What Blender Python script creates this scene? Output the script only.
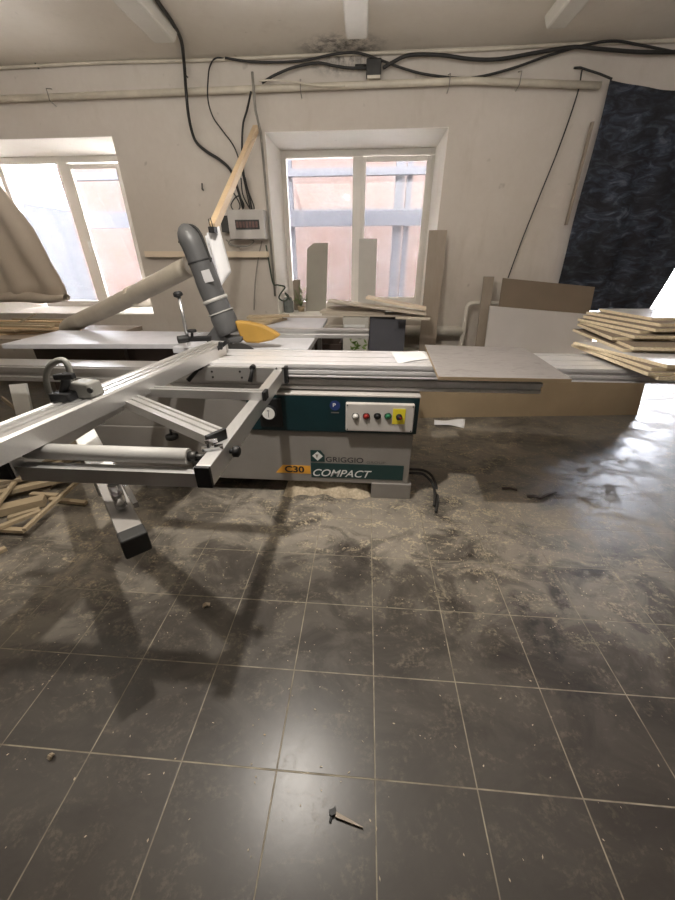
import bpy, bmesh, math, random
from mathutils import Vector, Matrix
S = bpy.context.scene
for o in list(bpy.data.objects): bpy.data.objects.remove(o)
C = S.collection
R = random.Random(7)

# ------------------------------------------------------------------ camera
F_PX, PITCH, YAW, ROLL, CAM_H = 354.27, math.radians(28.616), math.radians(-4.309), math.radians(-0.191), 1.379
fw = Vector((math.sin(YAW)*math.cos(PITCH), math.cos(YAW)*math.cos(PITCH), -math.sin(PITCH)))
r0 = Vector((math.cos(YAW), -math.sin(YAW), 0)); u0 = r0.cross(fw)
rt = r0*math.cos(ROLL) + u0*math.sin(ROLL); up = u0*math.cos(ROLL) - r0*math.sin(ROLL)
EYE = Vector((0, 0, CAM_H))
cd = bpy.data.cameras.new('camera'); cam = bpy.data.objects.new('camera', cd); C.objects.link(cam)
cam.matrix_world = Matrix(((rt.x, up.x, -fw.x, 0), (rt.y, up.y, -fw.y, 0), (rt.z, up.z, -fw.z, CAM_H), (0, 0, 0, 1)))
cd.sensor_fit = 'VERTICAL'; cd.sensor_height = 36; cd.lens = F_PX/900*36; cd.clip_start = 0.02; cd.clip_end = 200
S.camera = cam

# ------------------------------------------------------------------ world, lamp, added fill lights, exposure
w = bpy.data.worlds.new('world'); S.world = w; w.use_nodes = True
bg = w.node_tree.nodes['Background']; bg.inputs[0].default_value = (0.89, 0.92, 1.0, 1); bg.inputs[1].default_value = 40.0
def area(name, loc, target, sx, sy, power, col):
    l = bpy.data.lights.new(name, 'AREA'); l.shape = 'RECTANGLE'; l.size = sx; l.size_y = sy; l.energy = power; l.color = col
    o = bpy.data.objects.new(name, l); C.objects.link(o); o.location = loc
    o.rotation_euler = (Vector(target)-Vector(loc)).to_track_quat('-Z', 'Y').to_euler(); return o
area('ceiling_lamp_over_saw', (-0.45, 1.22, 2.42), (-0.45, 1.22, 0), 0.06, 0.06, 42, (1.0, 0.94, 0.86))
area('wall_fill_light', (-0.2, 2.35, 2.80), (-0.2, 3.6, 0.8), 7.0, 0.25, 4, (1.0, 0.96, 0.90))  # added light without a fixture, brightens the window wall
area('ceiling_fill_light', (-0.9, 1.3, 2.42), (-0.9, 2.3, 4.4), 5.6, 1.3, 80, (1.0, 0.96, 0.90))  # unseen fill, added to lift the ceiling and upper wall
area('rear_fill_light', (0.2, -1.6, 2.80), (0.2, -0.6, 0), 4.5, 2.0, 5, (1.0, 0.94, 0.86))  # broad ambient fill added behind the camera
S.view_settings.view_transform = 'Standard'; S.view_settings.look = 'None'
S.view_settings.exposure = 0.0; S.view_settings.gamma = 1; S.view_settings.use_curve_mapping = False
S.cycles.use_denoising = True; S.cycles.max_bounces = 10; S.cycles.sample_clamp_indirect = 40

# ------------------------------------------------------------------ helpers
def PY(x, y, Y):      # the point of the vertical plane at distance Y that the photograph shows at pixel x, y
    d = fw + rt*((x-337.5)/F_PX) - up*((y-450)/F_PX); return EYE + d*(Y/d.y)
def PZ(x, y, Z=0.0):  # the same for the level plane at height Z
    d = fw + rt*((x-337.5)/F_PX) - up*((y-450)/F_PX); return EYE + d*((Z-CAM_H)/d.z)
def V(*a): return Vector(a)

class MB:
    def __init__(s): s.bm = bmesh.new()
    def face(s, vs, smooth=False, mi=0):
        try:
            f = s.bm.faces.new(vs); f.smooth = smooth; f.material_index = mi; return f
        except ValueError: return None
    def hexa(s, p, mi=0, mi_big=None):
        v = [s.bm.verts.new(q) for q in p]
        for k, q in enumerate(((3, 2, 1, 0), (4, 5, 6, 7), (0, 1, 5, 4), (1, 2, 6, 5), (2, 3, 7, 6), (3, 0, 4, 7))):
            s.face([v[i] for i in q], False, mi_big if (mi_big is not None and k < 2) else mi)
        return s
    def box(s, x0, x1, y0, y1, z0, z1, mi=0, mi_big=None):
        return s.hexa([(x0, y0, z0), (x1, y0, z0), (x1, y1, z0), (x0, y1, z0), (x0, y0, z1), (x1, y0, z1), (x1, y1, z1), (x0, y1, z1)], mi, mi_big)
    def bar(s, p0, p1, w, h, upv=(0, 0, 1), mi=0, mi_big=None):   # rectangular bar, w sideways, h along upv
        p0, p1 = Vector(p0), Vector(p1); a = (p1-p0).normalized(); sd = a.cross(Vector(upv))
        if sd.length < 1e-4: sd = a.cross(Vector((0, 1, 0)))
        sd.normalize(); u = sd.cross(a).normalized(); q = []
        for uu in (-h/2, h/2):
            for e, ss in ((p0, -w/2), (p0, w/2), (p1, w/2), (p1, -w/2)): q.append(e + sd*ss + u*uu)
        return s.hexa(q, mi, mi_big)
    def prism(s, pts, vec, mi=0, mi_cap=None):
        a = [s.bm.verts.new(p) for p in pts]; b = [s.bm.verts.new(Vector(p)+Vector(vec)) for p in pts]; n = len(pts)
        c = mi if mi_cap is None else mi_cap
        s.face(a[::-1], False, c); s.face(b, False, c)
        for i in range(n): s.face([a[i], a[(i+1) % n], b[(i+1) % n], b[i]], False, mi)
        return s
    def profile(s, prof, p0, p1, upv=(0, 0, 1)):   # extrude a (side, up) section from p0 to p1
        p0, p1 = Vector(p0), Vector(p1); a = (p1-p0).normalized(); sd = a.cross(Vector(upv)).normalized(); u = sd.cross(a)
        return s.prism([p0 + sd*x + u*y for x, y in prof], p1-p0)
    def tube(s, pts, r, seg=10, cap=True, flat=1.0):
        pts = [Vector(p) for p in pts]; n = len(pts); rr = r if isinstance(r, (list, tuple)) else [r]*n
        rings = []; t = (pts[1]-pts[0]).normalized(); nv = t.orthogonal().normalized()
        for i, p in enumerate(pts):
            t = (pts[min(i+1, n-1)] - pts[max(i-1, 0)]).normalized()
            nv = (nv - t*nv.dot(t)).normalized(); b = t.cross(nv)
            rings.append([s.bm.verts.new(p + (nv*math.cos(2*math.pi*k/seg) + b*math.sin(2*math.pi*k/seg)*flat)*rr[i]) for k in range(seg)])
        for i in range(n-1):
            for k in range(seg): s.face([rings[i][k], rings[i][(k+1) % seg], rings[i+1][(k+1) % seg], rings[i+1][k]], True)
        if cap: s.face(rings[0][::-1]); s.face(rings[-1])
        return s
    def cyl(s, p0, p1, r, seg=20): return s.tube([p0, p1], r, seg)
    def ball(s, c, r, sc=(1, 1, 1), seg=14, rings=9):
        m = Matrix.Translation(c) @ Matrix.Diagonal((r*sc[0], r*sc[1], r*sc[2], 1))
        g = bmesh.ops.create_uvsphere(s.bm, u_segments=seg, v_segments=rings, radius=1, matrix=m)
        for v in g['verts']:
            for f in v.link_faces: f.smooth = True
        return s
    def sheet(s, fn, nu, nv):
        g = [[s.bm.verts.new(fn(i/nu, j/nv)) for j in range(nv+1)] for i in range(nu+1)]
        for i in range(nu):
            for j in range(nv): s.face([g[i][j], g[i+1][j], g[i+1][j+1], g[i][j+1]], True)
        return s
    def quad(s, a, b, c, d): s.face([s.bm.verts.new(p) for p in (a, b, c, d)]); return s

ORG = {}
def build(name, mb, mats, parent=None, bevel=0, solid=0, normals=True):
    bm = mb.bm
    if normals: bmesh.ops.recalc_face_normals(bm, faces=bm.faces)
    if parent is not None: org = ORG[parent.name]
    else:
        xs = [v.co for v in bm.verts]
        lo = [min(c[i] for c in xs) for i in range(3)]; hi = [max(c[i] for c in xs) for i in range(3)]
        org = Vector(((lo[0]+hi[0])/2, (lo[1]+hi[1])/2, lo[2]))
    for v in bm.verts: v.co -= org
    me = bpy.data.meshes.new(name); bm.to_mesh(me); bm.free()
    for m in (mats if isinstance(mats, (list, tuple)) else [mats]): me.materials.append(m)
    o = bpy.data.objects.new(name, me); C.objects.link(o)
    if parent is not None: o.parent = parent
    else: o.location = org
    ORG[o.name] = org
    if bevel:
        b = o.modifiers.new('bevel', 'BEVEL'); b.width = bevel; b.segments = 2; b.limit_method = 'ANGLE'; b.angle_limit = math.radians(40)
    if solid:
        b = o.modifiers.new('thickness', 'SOLIDIFY'); b.thickness = solid; b.offset = 0
    return o
def tag(o, label, cat=None, group=None, kind=None):
    o['label'] = label
    if cat: o['category'] = cat
    if group: o['group'] = group
    if kind: o['kind'] = kind
    return o
def struct(o, label=None):
    o['kind'] = 'structure'
    if label: o['label'] = label
    return o
def thing(name, loc, label, cat, group=None):
    o = bpy.data.objects.new(name, None); C.objects.link(o); o.location = loc; o.empty_display_size = .1
    ORG[o.name] = Vector(loc); return tag(o, label, cat, group)
def smooth(pts, n=6):
    p = [Vector(q) for q in pts]; p = [p[0]*2-p[1]] + p + [p[-1]*2-p[-2]]; out = []
    for i in range(1, len(p)-2):
        for k in range(n):
            t = k/n; a, b, c, d = p[i-1:i+3]
            out.append(0.5*((b*2) + (c-a)*t + (a*2-b*5+c*4-d)*t*t + (b*3-a-c*3+d)*t**3))
    return out + [p[-2]]
def text_mesh(name, body, loc, width, height, mat, parent, shear=0, bold=0.0, depth=.0006):   # lettering facing -Y, lower left corner at loc
    cu = bpy.data.curves.new(name, 'FONT'); cu.body = body; cu.size = 1; cu.shear = shear; cu.offset = bold; cu.extrude = 0.002
    t = bpy.data.objects.new(name, cu); C.objects.link(t)
    me = bpy.data.meshes.new_from_object(t.evaluated_get(bpy.context.evaluated_depsgraph_get()))
    bpy.data.objects.remove(t); bpy.data.curves.remove(cu)
    xs = [v.co.x for v in me.vertices]; ys = [v.co.y for v in me.vertices]; x0, x1, y0, y1 = min(xs), max(xs), min(ys), max(ys)
    org = ORG[parent.name]
    for v in me.vertices:
        x = (v.co.x-x0)/(x1-x0)*width; y = (v.co.y-y0)/(y1-y0)*height; d = depth if v.co.z > 0 else 0
        v.co = Vector((loc[0]+x, loc[1]-d, loc[2]+y)) - org
    me.materials.clear(); me.materials.append(mat)
    o = bpy.data.objects.new(name, me); C.objects.link(o); o.parent = parent; ORG[o.name] = org; return o

# ------------------------------------------------------------------ materials
class NT:
    def __init__(s, name):
        s.m = bpy.data.materials.new(name); s.m.use_nodes = True; s.t = s.m.node_tree; s.b = s.t.nodes['Principled BSDF']
    def n(s, typ, **k):
        x = s.t.nodes.new(typ)
        for a, v in k.items(): setattr(x, a, v)
        return x
    def l(s, a, b): s.t.links.new(a, b)
    def val(s, sock, v):
        if hasattr(v, 'is_output'): s.l(v, sock)
        else: sock.default_value = v
    def math(s, op, a, b=None, c=None, clamp=False):
        x = s.n('ShaderNodeMath', operation=op, use_clamp=clamp)
        for i, v in enumerate((a, b, c)):
            if v is not None: s.val(x.inputs[i], v)
        return x.outputs[0]
    def noise(s, vec, scale, detail=4, rough=.55, dist=0, color=False):
        x = s.n('ShaderNodeTexNoise'); s.l(vec, x.inputs['Vector'])
        x.inputs['Scale'].default_value = scale; x.inputs['Detail'].default_value = detail; x.inputs['Roughness'].default_value = rough; x.inputs['Distortion'].default_value = dist
        return x.outputs['Color' if color else 'Fac']
    def ramp(s, f, *st):
        x = s.n('ShaderNodeValToRGB'); s.l(f, x.inputs[0]); e = x.color_ramp.elements
        while len(e) < len(st): e.new(.5)
        for k, (p, c) in enumerate(st):
            e[k].position = p; e[k].color = (c, c, c, 1) if isinstance(c, (int, float)) else (*c, 1)
        return x.outputs[0]
    def mix(s, f, a, b):
        x = s.n('ShaderNodeMix', data_type='RGBA'); s.val(x.inputs[0], f)
        for i, v in ((6, a), (7, b)):
            if hasattr(v, 'is_output'): s.l(v, x.inputs[i])
            else: x.inputs[i].default_value = (*v, 1)
        return x.outputs[2]
    def mapping(s, vec, scale=(1, 1, 1), rot=(0, 0, 0), loc=(0, 0, 0)):
        x = s.n('ShaderNodeMapping'); s.l(vec, x.inputs[0]); x.inputs['Scale'].default_value = scale; x.inputs['Rotation'].default_value = rot; x.inputs['Location'].default_value = loc
        return x.outputs[0]
    @property
    def obj(s): return s.n('ShaderNodeTexCoord').outputs['Object']
    @property
    def pos(s): return s.n('ShaderNodeNewGeometry').outputs['Position']
    def base(s, v): s.val(s.b.inputs['Base Color'], v if hasattr(v, 'is_output') else (*v, 1))
    def rough(s, v): s.val(s.b.inputs['Roughness'], v)
    def bump(s, h, strength=.3, dist=.002):
        x = s.n('ShaderNodeBump'); x.inputs['Strength'].default_value = strength; x.inputs['Distance'].default_value = dist
        s.l(h, x.inputs['Height']); s.l(x.outputs[0], s.b.inputs['Normal'])

def plain(name, col, rough=.5, metal=0.0, var=.12, scale=14, stretch=(1, 1, 1), bump=0):
    t = NT(name); n = t.noise(t.mapping(t.obj, stretch), scale, 4)
    lo = tuple(c*(1-var) for c in col); hi = tuple(min(1, c*(1+var)) for c in col)
    t.base(t.mix(t.ramp(n, (.3, 0.), (.7, 1.)), lo, hi)); t.rough(rough); t.b.inputs['Metallic'].default_value = metal
    if bump: t.bump(n, bump)
    return t.m

def wood(name, c0, c1, axis=0, scale=6, rough=.6):
    t = NT(name); sc = [9, 9, 9]; sc[axis] = .7
    v = t.mapping(t.obj, tuple(sc)); n = t.noise(v, scale, 6, .6, .6); n2 = t.noise(t.obj, 3, 3)
    t.base(t.mix(t.math('ADD', t.math('MULTIPLY', n, .75), t.math('MULTIPLY', n2, .3), clamp=True), c0, c1)); t.rough(rough); t.bump(n, .15); return t.m

def chip(name, c0, c1):
    t = NT(name); n = t.noise(t.mapping(t.obj, (40, 40, 140)), 2.2, 5, .7); t.base(t.mix(t.ramp(n, (.35, 0.), (.65, 1.)), c0, c1)); t.rough(.85); t.bump(n, .3); return t.m

def plaster(name, c0, c1, stain, soot=False):
    t = NT(name); p = t.pos
    n = t.noise(p, .9, 5, .6); f = t.noise(p, 22, 5, .6); big = t.ramp(n, (.3, 0.), (.72, 1.))
    c = t.mix(big, c0, c1)
    c = t.mix(t.math('MULTIPLY', t.ramp(f, (.35, 0.), (.75, 1.)), .12), c, stain)
    st = t.noise(t.mapping(p, (2.2, 2.2, .5)), 2.1, 6, .65); c = t.mix(t.math('MULTIPLY', t.ramp(st, (.56, 0.), (.75, 1.)), .35), c, stain)
    sp = t.ramp(t.noise(p, 9, 2, .5), (.72, 0.), (.78, 1.)); c = t.mix(t.math('MULTIPLY', sp, .4), c, tuple(x*.6 for x in stain))
    if soot:   # a sooty cobweb patch by the middle rib
        x = t.n('ShaderNodeVectorMath', operation='DISTANCE'); t.l(t.mapping(p, (1, 1.6, 2.6)), x.inputs[0]); x.inputs[1].default_value = (-.26, 4.12*1.6, 2.87*2.6)
        k = t.math('SUBTRACT', 1.0, t.math('DIVIDE', x.outputs['Value'], .42), clamp=True)
        k = t.math('MULTIPLY', t.math('MULTIPLY', k, 1.8, clamp=True), t.ramp(t.noise(p, 15, 6, .7), (.42, 0.), (.62, 1.)))
        c = t.mix(t.math('MULTIPLY', k, .85), c, (.09, .08, .07))
    t.base(c); t.rough(.85); t.bump(f, .25, .004); return t.m

M = {}
M['wall'] = plaster('wall_plaster', (.575, .515, .45), (.665, .61, .55), (.43, .37, .295), True)
M['reveal'] = plaster('reveal_plaster_lit', (.86, .82, .75), (.90, .87, .81), (.72, .66, .56))  # paler than the wall plaster: window light put into the colour
M['ceil'] = plaster('ceiling_whitewash', (.76, .70, .61), (.82, .77, .69), (.60, .54, .45), True)
M['rib'] = plaster('rib_whitewash', (.70, .67, .60), (.76, .73, .67), (.50, .47, .42))
M['alu'] = plain('brushed_aluminium', (.60, .59, .58), .45, .92, .06, 30, (1, 30, 30))
M['alu_y'] = plain('anodised_aluminium', (.70, .69, .68), .38, .85, .06, 30, (30, 1, 30))
M['steel'] = plain('ground_steel', (.55, .55, .56), .28, .9, .1, 20)
M['chrome'] = plain('chrome', (.82, .83, .86), .12, 1.0, .03, 8)
M['table'] = plain('table_laminate', (.52, .52, .55), .46, .0, .06, 9)
M['paint'] = plain('light_grey_paint', (.25, .232, .215), .5, 0, .07, 5)
M['white'] = plain('white_plastic', (.78, .77, .74), .4, 0, .04, 10)
M['pvc'] = plain('window_plastic', (.72, .68, .62), .35, 0, .05, 5)
M['teal'] = plain('teal_paint', (.0045, .024, .029), .42, 0, .15, 4)
M['black'] = plain('black_plastic', (.008, .008, .009), .55, 0, .2, 12)
M['rubber'] = plain('black_rubber', (.02, .019, .018), .7, 0, .2, 12)
M['darkbrown'] = plain('dark_brown_board', (.055, .036, .028), .6, 0, .2, 6)
M['hood'] = plain('grey_hood_plastic', (.080, .080, .082), .42, 0, .12, 8)
M['hoodlight'] = plain('pale_hose', (.36, .35, .335), .45, 0, .12, 14)
M['yellow'] = plain('yellow_guard', (.36, .205, .035), .5, 0, .12, 8)
M['orange'] = plain('orange_print', (.75, .36, .04), .5, 0, .08, 8)
M['print'] = plain('dark_green_print', (.012, .045, .045), .5, 0, .1, 8)
M['ink'] = plain('black_print', (.02, .02, .022), .5, 0, .1, 8)
M['greyink'] = plain('grey_print', (.13, .12, .115), .5, 0, .1, 8)
M['whiteink'] = plain('white_print', (.75, .75, .74), .5, 0, .05, 8)
M['yplate'] = plain('yellow_plate', (.75, .63, .04), .45, 0, .06, 8)
M['red'] = plain('red_button', (.30, .02, .015), .35, 0, .1, 8)
M['green'] = plain('green_button', (.02, .16, .07), .35, 0, .1, 8)
M['blue'] = plain('blue_sticker', (.02, .04, .16), .45, 0, .1, 8)
M['paper'] = plain('paper', (.80, .80, .82), .8, 0, .03, 6)
M['pipe'] = plain('painted_pipe', (.62, .56, .46), .45, 0, .14, 6)
M['cable'] = plain('black_cable', (.025, .023, .021), .6, 0, .3, 10)
M['greycable'] = plain('grey_conduit', (.26, .24, .21), .6, 0, .2, 10)
M['duct'] = plain('tan_duct', (.37, .33, .27), .5, 0, .14, 6)
M['pine'] = wood('pale_pine', (.60, .42, .24), (.78, .60, .40), 0)
M['offcut'] = wood('offcut_wood', (.30, .23, .14), (.50, .40, .27), 0)
M['offcut2'] = wood('grey_offcut_wood', (.24, .19, .13), (.40, .33, .24), 0)
M['plank'] = wood('grey_brown_plank', (.25, .20, .15), (.38, .32, .26), 2, 4)
M['graypanel'] = plain('grey_green_panel', (.33, .31, .26), .6, 0, .06, 5)
M['palepanel'] = plain('pale_grey_panel', (.50, .48, .44), .6, 0, .06, 5)
M['mdf'] = plain('brown_hardboard', (.33, .25, .155), .6, 0, .08, 4)
M['mdf2'] = plain('tan_hardboard', (.215, .165, .115), .65, 0, .06, 4)
M['caststop'] = plain('cast_grey_stop', (.24, .235, .215), .5, .2, .12, 10)
M['redbrown'] = plain('dull_red_breakers', (.16, .09, .08), .5, 0, .3, 20)
M['leafdark'] = plain('dark_green_wire', (.05, .07, .045), .5, 0, .2, 12)
M['alu_top'] = plain('polished_aluminium_table', (.74, .73, .74), .36, .35, .05, 30, (1, 30, 30))
M['heapwood'] = wood('pale_dusty_wood', (.46, .40, .32), (.62, .55, .46), 0)
M['roller'] = plain('matte_grey_roller', (.40, .39, .375), .5, 0, .05, 6)
M['fuse'] = plain('dusty_white_plastic', (.52, .49, .46), .45, 0, .06, 8)
M['paleslat'] = wood('bleached_slat', (.66, .54, .40), (.80, .69, .55), 0)
M['whiteboard'] = plain('white_laminate', (.56, .53, .51), .45, 0, .04, 3)
M['slate'] = plain('slate_panel', (.085, .085, .10), .6, 0, .08, 5)
M['chip'] = chip('chipboard_edge', (.60, .49, .32), (.92, .80, .59))
M['chipdark'] = chip('chipboard_face', (.16, .12, .085), (.25, .20, .15))
M['melamine'] = plain('grey_melamine', (.50, .49, .50), .3, 0, .06, 5)
M['radiator'] = plain('radiator_paint', (.66, .62, .55), .5, 0, .1, 5)
M['leaf'] = plain('leaf_green', (.13, .20, .05), .5, 0, .4, 20)
M['redpetal'] = plain('red_petals', (.55, .06, .06), .5, 0, .2, 20)
M['jar'] = plain('dusty_jar', (.20, .22, .21), .25, 0, .2, 12)
M['dust'] = plain('sawdust', (.46, .385, .28), .95, 0, .25, 60, bump=.5)
M['darkmetal'] = plain('dark_metal', (.06, .058, .055), .45, .6, .2, 12)

def floor_mat():
    t = NT('floor_tiles'); p = t.pos; x = t.n('ShaderNodeSeparateXYZ'); t.l(p, x.inputs[0]); X, Y = x.outputs[0], x.outputs[1]
    fx = t.math('DIVIDE', t.math('SUBTRACT', X, -.82516-.3*40), .3); fy = t.math('DIVIDE', t.math('SUBTRACT', Y, .46725-.3*40), .3)
    dx = t.math('ABSOLUTE', t.math('SUBTRACT', t.math('FRACT', t.math('ADD', fx, .5)), .5)); dy = t.math('ABSOLUTE', t.math('SUBTRACT', t.math('FRACT', t.math('ADD', fy, .5)), .5))
    d = t.math('MULTIPLY', t.math('MINIMUM', dx, dy), .3)
    grout = t.math('SUBTRACT', 1.0, t.math('DIVIDE', t.math('SUBTRACT', d, .0012), .0014), clamp=True)
    cell = t.n('ShaderNodeCombineXYZ'); t.l(t.math('FLOOR', fx), cell.inputs[0]); t.l(t.math('FLOOR', fy), cell.inputs[1])
    wn = t.n('ShaderNodeTexWhiteNoise'); t.l(cell.outputs[0], wn.inputs[0])
    fine = t.noise(p, 40, 5, .6); mid = t.noise(p, 6, 5, .6)
    tile = t.mix(wn.outputs[0], (.026, .0215, .019), (.034, .0285, .0255)); tile = t.mix(t.math('MULTIPLY', mid, .5), tile, (.042, .035, .031))
    def blob(cx, cy, rx, ry):   # 1 at a spot on the floor, fading to 0 at its rim
        a = t.math('DIVIDE', t.math('SUBTRACT', X, cx), rx); b = t.math('DIVIDE', t.math('SUBTRACT', Y, cy), ry)
        return t.math('SUBTRACT', 1.0, t.math('SQRT', t.math('ADD', t.math('MULTIPLY', a, a), t.math('MULTIPLY', b, b))), clamp=True)
    # thin walked-in dust over everything away from the camera, thicker in spots
    rng = t.n('ShaderNodeMapRange'); rng.inputs[1].default_value = .45; rng.inputs[2].default_value = 2.2; t.l(Y, rng.inputs[0])
    zone = t.math('ADD', t.math('MULTIPLY', blob(.95, 1.75, 1.15, .95), 1.1), t.math('MULTIPLY', blob(-1.5, 1.35, .85, .7), 1.0))
    zone = t.math('ADD', zone, t.math('MULTIPLY', blob(-.1, 1.75, 1.1, .5), 1.5)); zone = t.math('ADD', zone, t.math('MULTIPLY', rng.outputs[0], .55)); zone = t.math('ADD', zone, t.math('MULTIPLY', blob(.5, 2.6, 1.2, .9), .9))
    n1 = t.noise(t.mapping(p, (1, 1.3, 1)), 3.2, 8, .68, .8); n2 = t.noise(t.mapping(p, (1, 1.5, 1), (0, 0, .3)), 7.5, 8, .7, 1.2)
    n3 = t.noise(p, 60, 4, .7)
    film = t.math('MULTIPLY', t.math('ADD', .10, zone), t.ramp(n1, (.30, 0.), (.62, 1.)), clamp=True)
    patch = t.math('MULTIPLY', t.ramp(n1, (.49, 0.), (.55, 1.)), t.math('MULTIPLY', zone, 1.3, clamp=True))
    flk = t.math('MULTIPLY', t.math('MULTIPLY', t.ramp(n2, (.50, 0.), (.62, 1.)), t.ramp(n3, (.45, 0.), (.60, 1.))), t.math('ADD', zone, .12), clamp=True)
    c = t.mix(t.math('MULTIPLY', film, .62), tile, (.33, .295, .245)); c = t.mix(t.math('MULTIPLY', patch, .16), c, (.42, .37, .30))
    c = t.mix(t.math('MULTIPLY', flk, .75), c, (.50, .42, .29))
    # black scuffs
    sc = t.math('ADD', t.math('ADD', blob(.78, .97, .10, .16), blob(1.16, 1.33, .16, .06)), t.math('ADD', blob(.74, 1.13, .06, .09), t.math('ADD', blob(.80, .77, .12, .05), blob(.93, 1.17, .05, .12))))
    sc = t.math('MULTIPLY', t.math('MULTIPLY', sc, 2.0, clamp=True), t.ramp(t.noise(p, 16, 5, .7), (.42, 0.), (.58, 1.)))
    c = t.mix(t.math('MULTIPLY', sc, .8), c, (.022, .02, .02))
    gcol = t.mix(t.ramp(t.noise(p, 14, 3), (.35, 0.), (.65, 1.)), (.16, .135, .10), (.34, .30, .22))
    c = t.mix(t.math('MULTIPLY', grout, .9), c, gcol)
    t.base(c)
    rf = t.math('ADD', .25, t.math('MULTIPLY', mid, .10)); rf = t.math('ADD', rf, t.math('MULTIPLY', film, .10)); rf = t.math('ADD', rf, t.math('MULTIPLY', flk, .4)); rf = t.math('ADD', rf, t.math('MULTIPLY', patch, .3)); rf = t.math('ADD', rf, t.math('MULTIPLY', grout, .3), clamp=True)
    t.rough(rf); t.b.inputs['Specular IOR Level'].default_value = .36
    h = t.math('SUBTRACT', t.math('ADD', t.math('MULTIPLY', fine, .25), t.math('MULTIPLY', flk, .4)), t.math('MULTIPLY', grout, 1.0)); t.bump(h, .25, .002)
    return t.m
M['floor'] = floor_mat()

def glass_mat():
    t = NT('window_glass'); t.t.nodes.remove(t.b); o = t.t.nodes['Material Output']
    tr = t.n('ShaderNodeBsdfTransparent'); tr.inputs[0].default_value = (.95, .95, .96, 1)
    df = t.n('ShaderNodeBsdfTranslucent'); df.inputs[0].default_value = (.9, .88, .88, 1)   # dusty film on the panes
    gl = t.n('ShaderNodeBsdfGlossy'); gl.inputs[1].default_value = .03
    m1 = t.n('ShaderNodeMixShader'); n = t.noise(t.obj, 5, 5, .65); t.l(t.ramp(n, (.3, .003), (.7, .015)), m1.inputs[0]); t.l(tr.outputs[0], m1.inputs[1]); t.l(df.outputs[0], m1.inputs[2])
    fr = t.n('ShaderNodeFresnel'); fr.inputs[0].default_value = 1.45; m2 = t.n('ShaderNodeMixShader'); t.l(fr.outputs[0], m2.inputs[0]); t.l(m1.outputs[0], m2.inputs[1]); t.l(gl.outputs[0], m2.inputs[2])
    t.l(m2.outputs[0], o.inputs[0]); return t.m
M['glass'] = glass_mat()

def camo_mat():
    t = NT('camouflage_cloth'); v = t.mapping(t.obj, (1.0, 1.0, 2.4), (0, .25, 0))
    n = t.noise(v, 6.2, 6, .62, 1.3); n2 = t.noise(t.mapping(t.obj, (1, 1, 1.8)), 2.0, 3, .5, .6)
    c = t.ramp(n, (.36, (.010, .011, .018)), (.46, (.020, .025, .040)), (.55, (.038, .046, .072)), (.66, (.100, .115, .15)))
    c = t.mix(t.ramp(n2, (.45, 0.), (.6, .6)), c, (.008, .008, .010)); t.base(c); t.rough(.75); t.bump(n, .3, .01); return t.m
M['camo'] = camo_mat()
def curtain_mat():
    t = NT('beige_curtain_cloth'); n = t.noise(t.obj, 120, 3); t.base(t.mix(n, (.47, .405, .325), (.57, .495, .41))); t.rough(.85); t.b.inputs['Sheen Weight'].default_value = .2; t.bump(n, .2); return t.m
M['curtain'] = curtain_mat()
def laminate_mat():
    t = NT('grey_marbled_laminate'); n = t.noise(t.mapping(t.obj, (1.5, 4, 1), (0, 0, .5)), 3.2, 8, .62, 1.8); t.base(t.ramp(n, (.34, (.22, .205, .20)), (.46, (.31, .29, .285)), (.56, (.28, .26, .255)), (.68, (.19, .175, .17)))); t.rough(.34); return t.m
M['laminate'] = laminate_mat()
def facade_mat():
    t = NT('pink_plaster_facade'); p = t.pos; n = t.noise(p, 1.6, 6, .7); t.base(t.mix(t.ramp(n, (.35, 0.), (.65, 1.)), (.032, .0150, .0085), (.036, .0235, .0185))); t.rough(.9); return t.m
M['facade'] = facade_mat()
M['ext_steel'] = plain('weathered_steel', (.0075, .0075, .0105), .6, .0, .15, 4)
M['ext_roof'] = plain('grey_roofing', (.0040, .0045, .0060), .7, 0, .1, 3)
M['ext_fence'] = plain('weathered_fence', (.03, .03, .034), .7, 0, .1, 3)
M['ext_ground'] = plain('pale_yard', (.78, .74, .69), .9, 0, .1, 2)

# ------------------------------------------------------------------ the room
WY, FY, CZ, TOP = 4.2, 4.88, 2.885, 2.388       # wall face, window frame plane, ceiling, head of the openings
LX, RX, BY = -5.2, 6.0, -4.0
OP = [(-4.36, -2.448, .79), (-.978, .685, .79), (2.08, 4.4, 0.0)]    # openings: left, right, sill height
b = MB(); b.box(LX-.2, RX+.2, BY-.2, 4.95, -.12, 0); struct(build('floor', b, M['floor']))
b = MB(); b.box(LX-.2, RX+.2, BY-.2, 4.95, CZ, CZ+.15); struct(build('ceiling', b, M['ceil']))
b = MB(); xs = [LX-.2] + [q for o in OP for q in o[:2]] + [RX+.2]
for i in range(0, len(xs), 2): b.box(xs[i], xs[i+1], WY, 4.95, 0, CZ)
for x0, x1, zs in OP:
    b.box(x0, x1, WY, 4.95, TOP, CZ)
    if zs: b.box(x0, x1, WY, 4.95, 0, zs)
struct(build('wall_back', b, M['wall']))
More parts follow.
